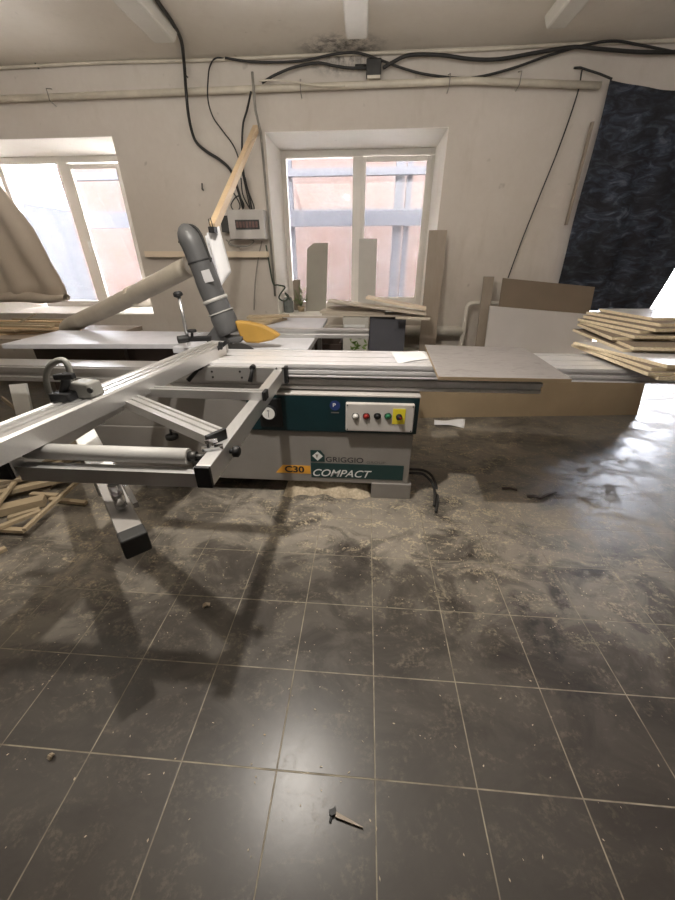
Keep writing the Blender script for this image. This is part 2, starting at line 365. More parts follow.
# lining of the reveals, its colour lightened to stand in for window light
for k, (x0, x1, zs) in enumerate(OP):
    b = MB(); e = .004; y0, y1 = WY+.001, 4.94
    b.box(x0, x0+e, y0, y1, zs, TOP); b.box(x1-e, x1, y0, y1, zs, TOP); b.box(x0+e, x1-e, y0, y1, TOP-e, TOP)
    if zs: b.box(x0+e, x1-e, y0, y1, zs, zs+.012)
    struct(build('trim_%d' % (k+1), b, M['reveal']))
b = MB(); b.box(LX-.2, LX, BY, WY, 0, CZ); struct(build('wall_left', b, M['wall']))
b = MB(); b.box(RX, RX+.2, BY, WY, 0, CZ); struct(build('wall_right', b, M['wall']))
b = MB(); b.box(LX-.2, RX+.2, BY-.2, BY, 0, CZ); struct(build('wall_front', b, M['wall']))
# whitewashed ribs under the ceiling, their ends sloping up to the slab
RZ = 2.78
for k, (pa, pb) in enumerate((((150, 40), (176, 43)), ((346, 40), (368, 39)), ((546, 29), (566, 29)))):
    a, c = PZ(*pa, RZ), PZ(*pb, RZ); x0, x1, ye = a.x, c.x, max(a.y, c.y)
    b = MB(); b.prism([(x0, BY, RZ), (x0, ye, RZ), (x0, ye+.10, CZ), (x0, BY, CZ)], (x1-x0, 0, 0)); struct(build('trim_%d' % (k+4), b, M['rib'], bevel=.015))

def window(oname, x0, x1, zs, glasses, mulls, label):
    """frame of plastic bars with each pane a child"""
    b = MB(); y0, y1 = FY-.035, FY+.035; z1 = TOP-.005; z0 = zs+.012
    b.box(x0, x1, y0, y1, z1-.06, z1); b.box(x0, x1, y0, y1, z0, z0+.07)
    b.box(x0, x0+.055, y0, y1, z0+.07, z1-.06); b.box(x1-.055, x1, y0, y1, z0+.07, z1-.06)
    for a, c in mulls: b.box(a, c, y0-.012, y1, z0+.07, z1-.06)
    f = struct(build(oname, b, M['pvc'], bevel=.004), label)
    for gx0, gx1, gz1, sash in glasses:
        if sash:
            s = MB(); w_ = .045; a0, a1, c0, c1 = gx0-w_, gx1+w_, z0+.07, gz1+w_
            s.box(a0, gx0, y0-.02, y0-.001, c0, c1); s.box(gx1, a1, y0-.02, y0-.001, c0, c1); s.box(gx0, gx1, y0-.02, y0-.001, gz1, c1); s.box(gx0, gx1, y0-.02, y0-.001, c0, c0+.06)
            sh = build('sash', s, M['pvc'], f, bevel=.004)
            h = MB(); hx = gx0-.02; h.box(hx-.012, hx+.012, y0-.04, y0-.02, 1.50, 1.56); h.bar((hx, y0-.05, 1.545), (hx, y0-.05, 1.44), .016, .014, (0, 1, 0)); build('handle', h, M['white'], sh)
        g = MB(); g.box(gx0-.02, gx1+.02, FY-.004, FY+.004, z0+.05, gz1+.02); build('pane', g, M['glass'], f)
    return f
window('window_1', -4.30, -2.72, .79, [(-4.16, -3.545, 2.315, False), (-3.40, -2.86, 2.262, True)], [(-3.545, -3.43)], 'white plastic two-pane window behind the beige curtain')
window('window_2', -.978, .685, .79, [(-.925, -.185, 2.318, False), (-.045, .60, 2.272, True)], [(-.185, -.075)], 'white plastic two-pane window behind the leaning boards')
window('door_1', 2.08, 4.4, 0, [(2.16, 3.18, 2.30, False), (3.34, 4.30, 2.262, True)], [(3.18, 3.29)], 'white glazed double door half hidden by the camouflage cloth')

# ------------------------------------------------------------------ outdoors
b = MB(); b.box(-16, 16, 4.95, 30, -.25, -.15); o = struct(build('ground', b, M['ext_ground']))
b = MB(); b.box(-6.35, 2.6, 8.6, 9.0, -.15, 7.0); o = build('facade', b, M['facade']); tag(o, 'pale pink plastered building wall outside the windows', 'building', kind='structure')
st = thing('steel_frame', (0, 7.0, -.15), 'grey steel frame of posts and beams outside the centre window', 'frame')
for py, hh in ((172.5, .10), (218, .24)):
    zz0 = PY(320, py, 7.0).z; b = MB(); b.bar((-4.9, 7.0, zz0), (3.2, 7.0, zz0), .10, hh); build('beam', b, M['ext_steel'], st)
for px, w_ in ((399, .14), (408.5, .09), (288.5, .12), (-30, .12)):
    x = PY(px, 200, 7.0).x; b = MB(); b.box(x-w_/2, x+w_/2, 7.06, 7.15, -.15, 3.4); build('post', b, M['ext_steel'], st)
b = MB(); b.prism([(-11.5, 9.5, 3.0), (-6.6, 9.5, 2.3), (-6.6, 9.5, -.15), (-11.5, 9.5, -.15)], (0, 1.5, 0)); tag(build('shed', b, M['ext_roof']), 'grey shed with sloping roof outside the left window', 'shed')
fe = thing('yard_fence', (-4.6, 7.6, -.15), 'low white picket fence outside the left window', 'fence')
for k in range(14):
    b = MB(); xx = -5.5+k*.13; b.box(xx, xx+.045, 7.58, 7.62, -.15, .55); build('picket', b, M['ext_fence'], fe)
b = MB(); b.box(-5.6, -3.6, 7.63, 7.66, .35, .42); b.box(-5.6, -3.6, 7.63, 7.66, .0, .07); build('rail', b, M['ext_fence'], fe)

# ------------------------------------------------------------------ the panel saw
saw = thing('panel_saw', (-.5, 2.2, 0), 'grey and teal sliding table panel saw with aluminium outrigger frame', 'saw')
TZ = .865                        # table height
def part(name, mb, mat, parent=saw, **k): return build(name, mb, mat, parent, **k)
# cabinet
b = MB(); b.box(-1.68, .305, 1.90, 2.72, .10, .46); cab = part('cabinet', b, M['paint'], bevel=.006)
b = MB(); b.box(-1.68, .315, 1.905, 2.72, .46, .69); part('upper_cabinet', b, M['paint'], bevel=.004)
b = MB(); b.box(-.67, .318, 1.885, 1.9045, .468, .69); teal = part('teal_panel', b, M['teal'], bevel=.003); teal['label'] = 'dark teal upper front panel'
b = MB(); b.box(-.70, .322, 1.884, 2.029, .690, .702); part('cabinet_lip', b, M['fuse'], bevel=.003)
for x0, x1 in ((.075, .325), (-1.44, -1.24)):
    b = MB(); b.box(x0, x1, 1.888, 2.1, 0, .112); part('foot', b, M['paint'], bevel=.004)
for x0, x1 in ((.075, .325), (-1.44, -1.24)):
    b = MB(); b.box(x0, x1, 2.5, 2.7, 0, .099); part('foot', b, M['paint'], bevel=.004)
# control panel
b = MB(); b.box(-.093, .29, 1.855, 1.8845, .492, .662); cp = part('control_panel', b, M['fuse'], bevel=.006); cp['label'] = 'white control panel'
for px, mk, lab in ((355.5, 'white', 'white lamp'), (366.3, 'red', 'dark red button'), (377.4, 'black', 'black button'), (388, 'green', 'green button')):
    p = PY(px, 416, 1.855); b = MB(); b.cyl((p.x, 1.8549, p.z), (p.x, 1.846, p.z), .0165, 18); b.ball((p.x, 1.845, p.z), .0125, (1, .7, 1)); q = build('button', b, M[mk] if mk != 'white' else M['white'], cp); q['label'] = lab
    b = MB(); b.tube([(p.x+.018*math.cos(t*.3927), 1.853, p.z+.018*math.sin(t*.3927)) for t in range(17)], .003, 6); build('button_ring', b, M['darkmetal'], cp)
p = PY(399, 416.5, 1.855); b = MB(); b.box(p.x-.036, p.x+.034, 1.852, 1.8549, p.z-.046, p.z+.046); q = build('stop_plate', b, M['yplate'], cp); q['label'] = 'yellow plate behind the stop switch'
b = MB(); b.cyl((p.x, 1.8519, p.z), (p.x, 1.835, p.z), .017, 18); b.ball((p.x, 1.833, p.z), .014, (1, .6, 1)); q = build('stop_switch', b, M['black'], cp)
b = MB(); b.cyl((p.x+.006, 1.826, p.z+.004), (p.x+.006, 1.823, p.z+.004), .006, 10); build('switch_dot', b, M['red'], cp)
for sx, sz in ((-.083, .503), (.28, .503), (-.083, .651), (.28, .651)):
    b = MB(); b.cyl((sx, 1.8549, sz), (sx, 1.852, sz), .004, 8); build('screw', b, M['darkmetal'], cp)
# dial with black bezel
p = PY(269.7, 411.4, 1.885); b = MB(); b.box(p.x-.062, p.x+.075, 1.872, 1.8849, p.z-.095, p.z+.085); bz = part('dial_housing', b, M['black'], bevel=.01)
b = MB(); b.cyl((p.x, 1.8719, p.z), (p.x, 1.855, p.z), .044, 28); build('dial_rim', b, M['black'], bz)
b = MB(); b.cyl((p.x, 1.8549, p.z), (p.x, 1.8535, p.z), .037, 28); q = build('dial_face', b, M['white'], bz); q['label'] = 'round white dial face'
b = MB(); b.bar((p.x, 1.8532, p.z-.024), (p.x, 1.8532, p.z+.022), .003, .0006, (0, 1, 0)); b.bar((p.x-.008, 1.8532, p.z+.016), (p.x+.008, 1.8532, p.z+.016), .003, .0006, (0, 1, 0)); build('dial_needle', b, M['ink'], bz)
# round blue sticker
p = PY(335, 405.5, 1.885); b = MB(); b.cyl((p.x, 1.8849, p.z), (p.x, 1.8838, p.z), .030, 24); q = part('blue_sticker', b, M['blue'])
text_mesh('sticker_letter', 'P', (p.x-.012, 1.8836, p.z-.008), .016, .022, M['whiteink'], q)
p = PY(331, 412.4, 1.885); b = MB(); b.box(p.x, p.x+.045, 1.8840, 1.8849, p.z-.004, p.z+.003); part('sticker_caption', b, M['greyink'])
# lettering on the lower cabinet
def at(x, y): return PY(x, y, 1.9)
a, c = at(311.5, 477.3), at(404, 465); b = MB(); b.box(a.x, c.x, 1.8975, 1.8999, a.z+.004, c.z-.006); band = part('name_band', b, M['print']); band['label'] = 'dark green band with white slanted lettering'
text_mesh('band_lettering', 'COMPACT', (a.x+.012, 1.897, a.z+.014), .372, .052, M['whiteink'], band, shear=.35, bold=.008)
top = c.z
a, c = at(326, 463.6), at(363.5, 457.2); text_mesh('maker_lettering', 'GRIGGIO', (a.x, 1.8995, top+.004), c.x-a.x, .036, M['ink'], saw, bold=.006)
a, c = at(366.5, 464.5), at(385.5, 461); text_mesh('group_lettering', 'GROUP', (a.x, 1.8995, top+.002), c.x-a.x, .017, M['greyink'], saw)
a, c = at(311, 463.5), at(324.5, 450.5); s_ = c.x-a.x; z0 = top+.004
b = MB(); b.box(a.x, a.x+s_, 1.8975, 1.8999, z0, z0+s_*.92); em = part('emblem', b, M['print']); em['label'] = 'dark square emblem with white diamond'
b = MB(); cx, cz = a.x+s_*.5, z0+s_*.46
b.prism([(cx-s_*.38, 1.897, cz), (cx, 1.897, cz-s_*.38), (cx+s_*.38, 1.897, cz), (cx, 1.897, cz+s_*.38)], (0, .0005, 0)); build('emblem_diamond', b, M['whiteink'], em)
b = MB(); b.prism([(cx-s_*.16, 1.8962, cz+.012), (cx+s_*.06, 1.8962, cz+.012), (cx-s_*.05, 1.8962, cz-s_*.2)], (0, .0005, 0)); b.prism([(a.x+s_*.72, 1.8962, z0+s_*.92+.001), (a.x+s_+.002, 1.8962, z0+s_*.92+.001), (a.x+s_+.002, 1.8962, z0+s_*.55)], (0, .0005, 0)); build('emblem_mark', b, M['paint'], em)
a, c = at(276, 472.8), at(310.8, 465); b = MB(); b.prism([(a.x, 1.8985, c.z-.065), (c.x-.003, 1.8985, c.z-.065), (c.x-.003, 1.8985, c.z-.006), (a.x+.05, 1.8985, c.z-.006)], (0, .0014, 0)); og = part('model_stripe', b, M['orange']); og['label'] = 'orange stripe behind the model number'
a2 = at(285, 470); text_mesh('model_lettering', 'C30', (a2.x, 1.898, c.z-.058), .125, .047, M['ink'], og, bold=.028)
# black knob on a stud at the cabinet front
p = PY(172, 437, 1.86); b = MB(); b.cyl((p.x, 1.8995, p.z), (p.x, 1.87, p.z), .012); b.tube([(p.x, 1.86, p.z-.012), (p.x, 1.86, p.z-.008), (p.x, 1.86, p.z+.012), (p.x, 1.86, p.z+.016)], [.030, .038, .038, .02], 18); b.cyl((p.x, 1.86, p.z+.01), (p.x, 1.86, p.z+.05), .007); part('lock_knob', b, M['black'])
# lower guide beam and sliding carriage
g_ = [(2.03, .692), (2.20, .692), (2.20, .788), (2.05, .788), (2.05, .780), (2.03, .780), (2.03, .752), (2.042, .748), (2.042, .722), (2.03, .718)]
b = MB(); b.prism([(-3.0, y, z) for y, z in g_], (3.97, 0, 0)); gb = part('guide_beam', b, M['alu'])
b = MB(); b.box(.9702, .978, 2.028, 2.20, .692, .788); build('beam_cap', b, M['black'], gb)
pr = [(1.90, .795), (2.235, .795), (2.235, TZ), (2.19, TZ), (2.19, TZ-.012), (2.175, TZ-.012), (2.175, TZ), (2.08, TZ), (2.08, TZ-.014), (2.062, TZ-.014), (2.062, TZ), (1.975, TZ), (1.975, TZ-.010), (1.962, TZ-.010), (1.962, TZ), (1.90, TZ),
      (1.90, .848), (1.914, .846), (1.914, .832), (1.90, .830), (1.90, .815), (1.908, .812), (1.908, .803), (1.90, .80)]
b = MB(); b.prism([(-1.12, y, z) for y, z in pr], (3.25, 0, 0)); car = part('sliding_carriage', b, M['alu_top'])
b = MB(); b.prism([(-1.12, y, z) for y, z in ((1.93, .715), (2.029, .715), (2.029, .7945), (1.95, .7945), (1.95, .775), (1.925, .772), (1.925, .758), (1.94, .755), (1.94, .735), (1.93, .732))], (2.09, 0, 0)); part('rail_cover', b, M['alu'])
# main table, extension table, blade slot and blade
b = MB(); b.box(-1.25, -.357, 2.262, 2.80, .825, TZ); mt = part('main_table', b, M['table'], bevel=.004)
b = MB(); b.box(-1.22, -.40, 2.30, 2.76, .69, .8249); build('table_underframe', b, M['darkmetal'], mt)
b = MB(); b.prism([(-2.46, 2.28, .832), (-1.252, 2.36, .832), (-1.252, 2.80, .832), (-2.46, 2.80, .832)], (0, 0, TZ-.832)); et = part('extension_table', b, M['table'], bevel=.003)
b = MB(); b.box(-2.38, -1.70, 2.42, 2.46, .60, .8319); b.box(-1.62, -1.30, 2.42, 2.46, .72, .8319); build('apron', b, M['darkbrown'], et)
for lx in (-2.40, -1.75):
    b = MB(); b.box(lx, lx+.05, 2.70, 2.75, 0, .8319); build('leg', b, M['paint'], et)
b = MB(); b.box(-1.05, -.36, 2.86, 3.56, .835, TZ); ot = part('rear_table', b, M['table'], bevel=.003)
for lx in (-1.0, -.45):
    for ly in (2.9, 3.45):
        b = MB(); b.box(lx, lx+.04, ly, ly+.04, 0, .8349); build('leg', b, M['paint'], ot)
b = MB(); b.prism([(-.80+.155*math.cos(t*math.pi/24), 2.246, .745+.155*math.sin(t*math.pi/24)) for t in range(48)], (0, .004, 0)); part('saw_blade', b, M['darkmetal'])
# rip fence
b = MB(); b.profile([(-.025, 0), (.03, 0), (.03, .02), (.012, .025), (.012, .045), (.03, .05), (.03, .062), (-.025, .062), (-.025, .05), (-.010, .045), (-.010, .02), (-.025, .016)], (-1.06, 2.63, TZ+.001), (.03, 2.63, TZ+.001)); part('rip_fence', b, M['alu'])
# outrigger bracket with two clamp levers
b = MB(); b.box(-1.02, -.432, 1.868, 1.8995, .77, .852); br = part('outrigger_bracket', b, M['alu'], bevel=.003)
b = MB(); b.box(-.4318, -.414, 1.862, 1.8995, .765, .856); build('bracket_cap', b, M['black'], br)
for px, py in ((212, 371.5), (213, 377), (240, 371.5), (242, 377.5), (276.5, 368.5), (282.5, 368.5), (186, 371)):
    p = PY(px, py, 1.868); b = MB(); b.cyl((p.x, 1.8679, p.z), (p.x, 1.864, p.z), .006, 10); build('bolt', b, M['darkmetal'], br)
for (a, c) in (((200, 367.5), (188, 380.5)), ((252.5, 367.5), (250, 382))):
    p, q = PY(*a, 1.85), PY(*c, 1.82); b = MB(); b.cyl((p.x, 1.8679, p.z), (p.x, 1.838, p.z), .014, 14); b.tube([p, p.lerp(q, .3), q], [.008, .009, .013], 10); build('clamp_lever', b, M['black'], br)
# outrigger frame
AZ0, AZ1 = .77, .84
of = build('outrigger_frame', MB().box(-1.0795, -.4865, .872, .915, .752, .80), M['alu'], saw, bevel=.003)
for x0, x1 in ((-.486, -.440), (-1.125, -1.08)):
    b = MB(); b.box(x0, x1, .862, 1.8675, AZ0, AZ1); a = build('frame_arm', b, M['alu_y'], of, bevel=.003)
    b = MB(); b.box(x0-.001, x1+.001, .848, .8618, AZ0-.001, AZ1+.001); build('arm_cap', b, M['black'], of, bevel=.003)
b = MB(); b.box(-1.0795, -.4865, .868, .874, .792, .806); build('beam_lip', b, M['alu'], of)
b = MB(); b.cyl((-1.07, .925, .833), (-.535, .925, .833), .0255, 28); q = build('roller', b, M['roller'], of); q['label'] = 'long grey metal roller'
b = MB(); b.cyl((-.535, .925, .833), (-.51, .925, .833), .016, 16); b.cyl((-.52, .925, .833), (-.487, .925, .833), .009, 12); b.box(-.525, -.4865, .916, .934, .80, .825); build('roller_spindle', b, M['darkmetal'], of)
def crossbar(pa, pb, wid, hh, grooves, name, capname):
    p, q = PZ(*pa, AZ1+hh), PZ(*pb, AZ1+hh); p.z = q.z = AZ1+.001; d = (q-p).normalized(); b = MB()
    h = wid/2; pf = [(-h, 0), (h, 0), (h, hh)]
    for g in grooves: pf += [(g+.006, hh), (g+.005, hh-.007), (g-.005, hh-.007), (g-.006, hh)]
    pf += [(-h, hh)]
    b.profile(pf, p, q); o = build(name, b, M['alu'], saw)
    b = MB(); b.bar(q+d*.0006+V(0, 0, hh/2), q+d*.016+V(0, 0, hh/2), wid+.004, hh+.004); build(capname, b, M['black'], o, bevel=.003); return o
crossbar((148, 387.5), (263, 391), .045, .036, [0.0], 'support_bar', 'bar_cap')
crossbar((128, 396.5), (214, 432), .072, .034, [.010, -.018], 'mitre_bar', 'bar_cap')
# small wing nut and knob near the end of the right arm
b = MB(); p = PZ(212, 447, .85); b.bar((p.x-.03, p.y-.01, .846), (p.x+.03, p.y+.015, .846), .02, .010); b.cyl((p.x, p.y, .8405), (p.x, p.y, .872), .007); b.bar((p.x-.02, p.y, .866), (p.x+.02, p.y+.006, .872), .006, .012); build('wing_nut', b, M['chrome'], of)
b = MB(); yy = PY(231, 449, 1.0).y; q = PZ(231, 450, .81); b.cyl((-.4398, q.y, .805), (-.428, q.y, .805), .008); b.tube([(-.430, q.y, .805), (-.427, q.y, .805), (-.411, q.y, .805), (-.405, q.y, .805)], [.012, .020, .020, .012], 12); build('arm_knob', b, M['black'], of)
# crosscut fence lying over the frame
def fen(Y, off=0): return Vector((-.916 + .1474*(Y-1.873) + off, Y, .861))
hf = .06
pf = [(-hf, 0), (hf, 0), (hf, .062), (hf-.006, .070), (hf-.030, .070), (hf-.032, .060), (hf-.044, .060), (hf-.046, .070), (-.004, .070), (-.006, .057), (-.020, .057), (-.022, .070), (-.040, .070), (-.042, .064), (-.052, .064), (-hf, .070)]
b = MB(); b.profile(pf, fen(.25), fen(2.10)); cf = part('crosscut_fence', b, M['alu_y'])
# flip stop on the fence: grey cast loop, block and black clamp
SY = 1.17; loop = [PY(x, y, SY) for x, y in ((58, 408), (51, 396), (46.5, 382), (48, 369), (56, 361.5), (64, 360.5), (68.5, 367), (71, 380), (74, 392))]
b = MB(); b.tube(smooth(loop, 5), .0105, 10, True); fs = build('flip_stop', b, M['caststop'], cf); fs['label'] = 'grey cast loop of the length stop'
p = PY(86, 386.5, SY); b = MB(); b.hexa([(p.x-.035, SY-.03, .932), (p.x+.035, SY-.03, .932), (p.x+.045, SY+.03, .932), (p.x-.025, SY+.03, .932), (p.x-.035, SY-.03, p.z+.025), (p.x+.03, SY-.03, p.z+.018), (p.x+.038, SY+.03, p.z+.018), (p.x-.025, SY+.03, p.z+.025)]); build('stop_block', b, M['caststop'], fs, bevel=.006)
q0, q1 = PY(69, 403, SY-.03), PY(67, 373, SY-.03); b = MB(); b.box(q0.x-.03, q0.x+.045, SY-.07, SY-.02, .932, .962); b.cyl(Vector((q0.x, SY-.04, .95)), q1, .014, 12); b.bar(PY(55, 377, SY-.04), PY(74, 376, SY-.04), .022, .02); build('stop_clamp', b, M['black'], fs, bevel=.004)
b = MB(); k = PY(91, 390, SY-.03); b.cyl((k.x, SY-.031, k.z), (k.x, SY-.038, k.z), .010, 14); build('stop_screw', b, M['darkmetal'], fs)
# hold-down clamp on the far end of the fence
q0, q1 = PY(188, 340, 2.12), PY(179, 297, 2.12)
b = MB(); b.cyl(q0+V(0, 0, -.03), q1, .010, 12); hd = build('hold_down_rod', b, M['steel'], cf)
b = MB(); b.tube([q1, q1+V(-.002, 0, .006), q1+V(-.004, 0, .022), q1+V(-.005, 0, .03)], [.014, .026, .026, .014], 16); build('rod_knob', b, M['black'], hd)
b = MB(); p = PY(192, 338, 2.12); b.bar((p.x-.06, 2.12, .945), (p.x+.10, 2.16, .945), .04, .026); b.cyl((p.x-.07, 2.08, .95), (p.x-.02, 2.12, .95), .022, 12); k = PY(192, 331, 2.12); b.cyl((p.x, 2.12, .95), (k.x, 2.12, k.z), .008); b.tube([k+V(0, 0, -.006), k+V(0, 0, .008)], .026, 12); build('clamp_body', b, M['black'], hd, bevel=.003)
p = PY(223, 346, 2.0); b = MB(); b.bar(PY(216, 350, 2.02), PY(228, 341, 2.02), .035, .022); b.cyl(PY(220, 349, 2.0), PY(221, 342, 2.0), .014, 12); build('fence_lever', b, M['black'], cf, bevel=.004)
b = MB(); b.bar(fen(2.101)+V(-.01, 0, .04), fen(2.16)+V(-.01, 0, .04), .11, .06); build('fence_end_bracket', b, M['hoodlight'], cf, bevel=.006)
# telescopic support arm under the frame, with chrome rod, shade-darkened slide and black end
n0, n1 = Vector((-1.64, 1.76, .625)), Vector((-.79, .885, .618)); n2 = Vector((-.705, .795, .612))
b = MB(); b.bar(n0, n0.lerp(n1, .80), .085, .085); sa = part('support_arm', b, M['white'], bevel=.004)
dirn = (n2-n0).normalized(); side = dirn.cross(V(0, 0, 1)).normalized()
b = MB(); b.bar(n0.lerp(n1, .78), n2, .070, .066); build('slide', b, M['paint'], sa, bevel=.003)  # darker paint stands in for the shade under the front beam
b = MB(); b.bar(n0.lerp(n1, .62)-side*.046+V(0, 0, .012), n0.lerp(n1, .99)-side*.046+V(0, 0, .012), .016, .02); q = build('chrome_rod', b, M['chrome'], sa)
b = MB(); b.bar(n2+dirn*.0005, n2+dirn*.055, .076, .072); build('arm_end', b, M['rubber'], sa, bevel=.006)
b = MB(); b.box(-1.72, -1.60, 1.72, 1.90, .55, .68); build('arm_pivot', b, M['paint'], sa, bevel=.006)
b = MB(); b.cyl((-.775, .875, .66), (-.775, .875, .752), .018, 14); build('arm_pin', b, M['chrome'], sa)
# overhead guard: grey dust hood, yellow shield
HY = 2.30
line = [PY(x, y, HY) for x, y in ((230, 333), (221, 312), (211.5, 291), (202, 266), (194, 246), (191, 240))]
line = smooth(line, 5)
tip = [line[-1] + (line[-1]-line[-2]).normalized()*s for s in (.03, .055, .075, .085)]
b = MB(); b.tube(line+tip, [.080]*5+[.073]*8+[.070]*(len(line)-13)+[.064, .052, .033, .010], 24, True, .8); hood = part('dust_hood', b, M['hood']); hood['label'] = 'grey leaning dust hood tube'
def ring(pos, r, th, mat, name):
    i = min(range(len(line)), key=lambda k: (line[k]-PY(*pos, HY)).length); i = max(1, min(len(line)-2, i)); t = (line[i+1]-line[i-1]).normalized()
    b = MB(); b.tube([line[i]-t*th, line[i]+t*th], r, 24, True, .78); return build(name, b, mat, hood)
ring((201, 263), .073, .005, M['black'], 'hood_band'); ring((216, 301), .080, .010, M['hoodlight'], 'hose_collar'); ring((221, 312), .083, .004, M['hoodlight'], 'hose_collar')
b = MB(); e = [PY(x, y, HY-.060) for x, y in ((201, 271), (209, 269), (214, 281), (205, 283))]; b.prism(e, (0, -.002, 0)); q = build('hood_label', b, M['melamine'], hood); q['label'] = 'pale square sticker'
edge = [PY(x, y, HY) for x, y in ((179.5, 243), (181, 232), (187, 226), (194, 226.5), (200, 233), (205.5, 246), (211, 262))]
b = MB(); b.tube(smooth(edge, 5), .008, 8); build('hood_edge', b, M['rubber'], hood)
b = MB(); b.prism([PY(x, y, HY-.05) for x, y in ((203, 338), (208, 334), (214, 326), (219, 331), (226, 338), (244, 336), (240, 343), (208, 344))], (0, .10, 0)); part('guard_body', b, M['hood'], bevel=.01)
b = MB(); b.prism([PY(x, y, HY-.045) for x, y in ((234, 321), (247, 322), (262, 325.5), (273, 331), (280, 336), (272, 340.5), (258, 343.5), (245, 343), (239, 335))], (0, .055, 0)); yg = part('blade_shield', b, M['yellow'], bevel=.012); yg['label'] = 'pointed yellow blade shield'
b = MB(); b.box(-.93, -.87, 2.262, 2.34, TZ+.001, .93); part('riving_mount', b, M['darkmetal'], bevel=.004)

# ------------------------------------------------------------------ things lying on the saw
b = MB(); zb = TZ+.001
b.hexa([(.352, 1.655, zb), (.955, 1.655, zb), (.985, 2.29, zb), (.385, 2.345, zb), (.352, 1.655, zb+.018), (.955, 1.655, zb+.018), (.985, 2.29, zb+.018), (.385, 2.345, zb+.018)], 1, 0)
tag(build('laminate_panel', b, [M['laminate'], M['mdf']], bevel=.001), 'grey marbled laminate panel lying flat on the sliding carriage', 'panel')
def paper(name, pts, lift, label, n=8, wob=.004):
    a, bb, c, d = [Vector(p) for p in pts]
    b = MB(); b.sheet(lambda u, v: a.lerp(bb, u).lerp(d.lerp(c, u), v) + V(0, 0, lift + wob*math.sin(3*u+2.2*v)**2), n, n)
    o = build(name, b, M['paper'], solid=.0006); return tag(o, label, 'paper')
paper('paper_sheet', (PZ(398, 364, TZ), PZ(431, 359, TZ), PZ(424, 352, TZ), PZ(390, 352, TZ)), TZ*0+.002, 'white paper sheet lying on the carriage beside the marbled panel')
paper('paper_scrap', (PZ(434, 425, 0), PZ(464, 428.5, 0), PZ(465, 420.5, 0), PZ(434, 421, 0)), .004, 'folded white paper scrap on the floor before the brown hardboard', wob=.014)
# stack of chipboard panels on the right end of the carriage (left edge front and back corners, bottom to top)
ST = [(1.335, 1.72, 1.32, 2.42), (1.290, 1.73, 1.25, 2.36), (1.318, 1.76, 1.24, 2.33), (1.375, 1.75, 1.21, 2.26),
      (1.325, 2.00, 1.36, 2.60), (1.350, 1.97, 1.42, 2.56), (1.335, 2.14, 1.39, 2.62), (1.425, 2.10, 1.39, 2.60), (1.482, 2.16, 1.372, 2.60), (1.537, 2.125, 1.417, 2.63), (1.600, 2.19, 1.458, 2.68), (1.619, 2.30, 1.547, 2.70)]
names = ['lowest', 'second lowest', 'third lowest', 'fourth lowest', 'fifth lowest', 'sixth lowest', 'sixth from top', 'fifth from top', 'fourth from top', 'third from top', 'second from top', 'topmost']
z = TZ+.001
for k, (xf, yf, xb, yb) in enumerate(ST):
    xf += .04; xb += .04; t = .0165; z1 = z+t-.0005; L = 1.1 + .1*math.sin(k*2.1); rx = L; ang = (xb-xf)/(yb-yf); dy = -ang*rx*.35
    P = [(xf, yf), (xf+rx, yf+dy), (xb+rx, yb+dy), (xb, yb)]
    b = MB(); b.hexa([(x, y, z) for x, y in P] + [(x, y, z1) for x, y in P], 0, 1)
    extra = ' with a grey top face' if k == 11 else (' jutting far to the front' if k == 3 else '')
    tag(build('chipboard_panel', b, [M['chip'] if k != 5 else M['chip'], M['melamine'] if k in (11, 3) else M['chipdark']], bevel=.0008), names[k] + ' chipboard panel of the stack on the carriage end' + extra, 'panel', 'stacked chipboard panels on the carriage')
    z += t
# boards on the rear table
for k, (pts, zz0, lab) in enumerate(((((-1.04, 3.1), (-.86, 3.05), (-.72, 3.42), (-.98, 3.5)), TZ+.001, 'lower pale board on the small table behind the yellow guard'), (((-1.02, 3.2), (-.80, 3.16), (-.74, 3.34), (-.98, 3.42)), TZ+.019, 'middle pale board of the three behind the yellow guard'), (((-1.04, 3.22), (-.68, 3.34), (-.70, 3.42), (-1.05, 3.34)), TZ+.037, 'top narrow board of the three behind the yellow guard'))):
    b = MB(); b.hexa([(x, y, zz0) for x, y in pts] + [(x, y, zz0+.016) for x, y in pts]); tag(build('pale_board', b, M['offcut']), lab, 'board', 'boards on the small rear table')

# ------------------------------------------------------------------ dust pipe, prop, papers, wall fittings
pts = [PY(190, 266, 2.47), PY(150, 287, 2.58), PY(112, 306, 2.72), PY(70, 326, 2.92), Vector((-2.55, 3.00, .80))]
b = MB(); b.tube(smooth(pts, 5), .058, 22, True); dp = build('dust_pipe', b, M['duct']); tag(dp, 'slanting tan dust pipe running down from the grey hood', 'pipe')
i = PY(133, 295.5, 2.645); dv = (pts[2]-pts[1]).normalized(); b = MB(); b.tube([i-dv*.02, i+dv*.02], .062, 22); build('pipe_joint', b, M['pipe'], dp)
p0, p1 = Vector((-1.045, 4.15, 2.40)), PY(213, 228, 2.62)
b = MB(); b.bar(p0, p1, .040, .055); tag(build('wooden_prop', b, M['pine'], bevel=.002), 'pale wooden batten slanting from the wall down to the papers', 'batten')
PAP = [((206.5, 233), (219.5, 226), (231, 272), (221, 287)), ((205, 236), (211, 232), (219, 280), (214.5, 281))]
for k, (q, lab, dy) in enumerate(((PAP[0], 'large white paper sheet hanging from the batten end', 0), (PAP[1], 'second paper sheet hanging behind the large white one', .05))):
    A, B_, Cc, D = [PY(x, y, 2.50+dy + (.0 if j in (0, 3) else .06)) for j, (x, y) in enumerate(q)]
    b = MB(); b.sheet(lambda u, v: A.lerp(B_, u).lerp(D.lerp(Cc, u), v) + V(0, .008*math.sin(5*u+3*v), 0), 6, 10); tag(build('hanging_paper', b, M['paper'], solid=.0008), lab, 'paper')
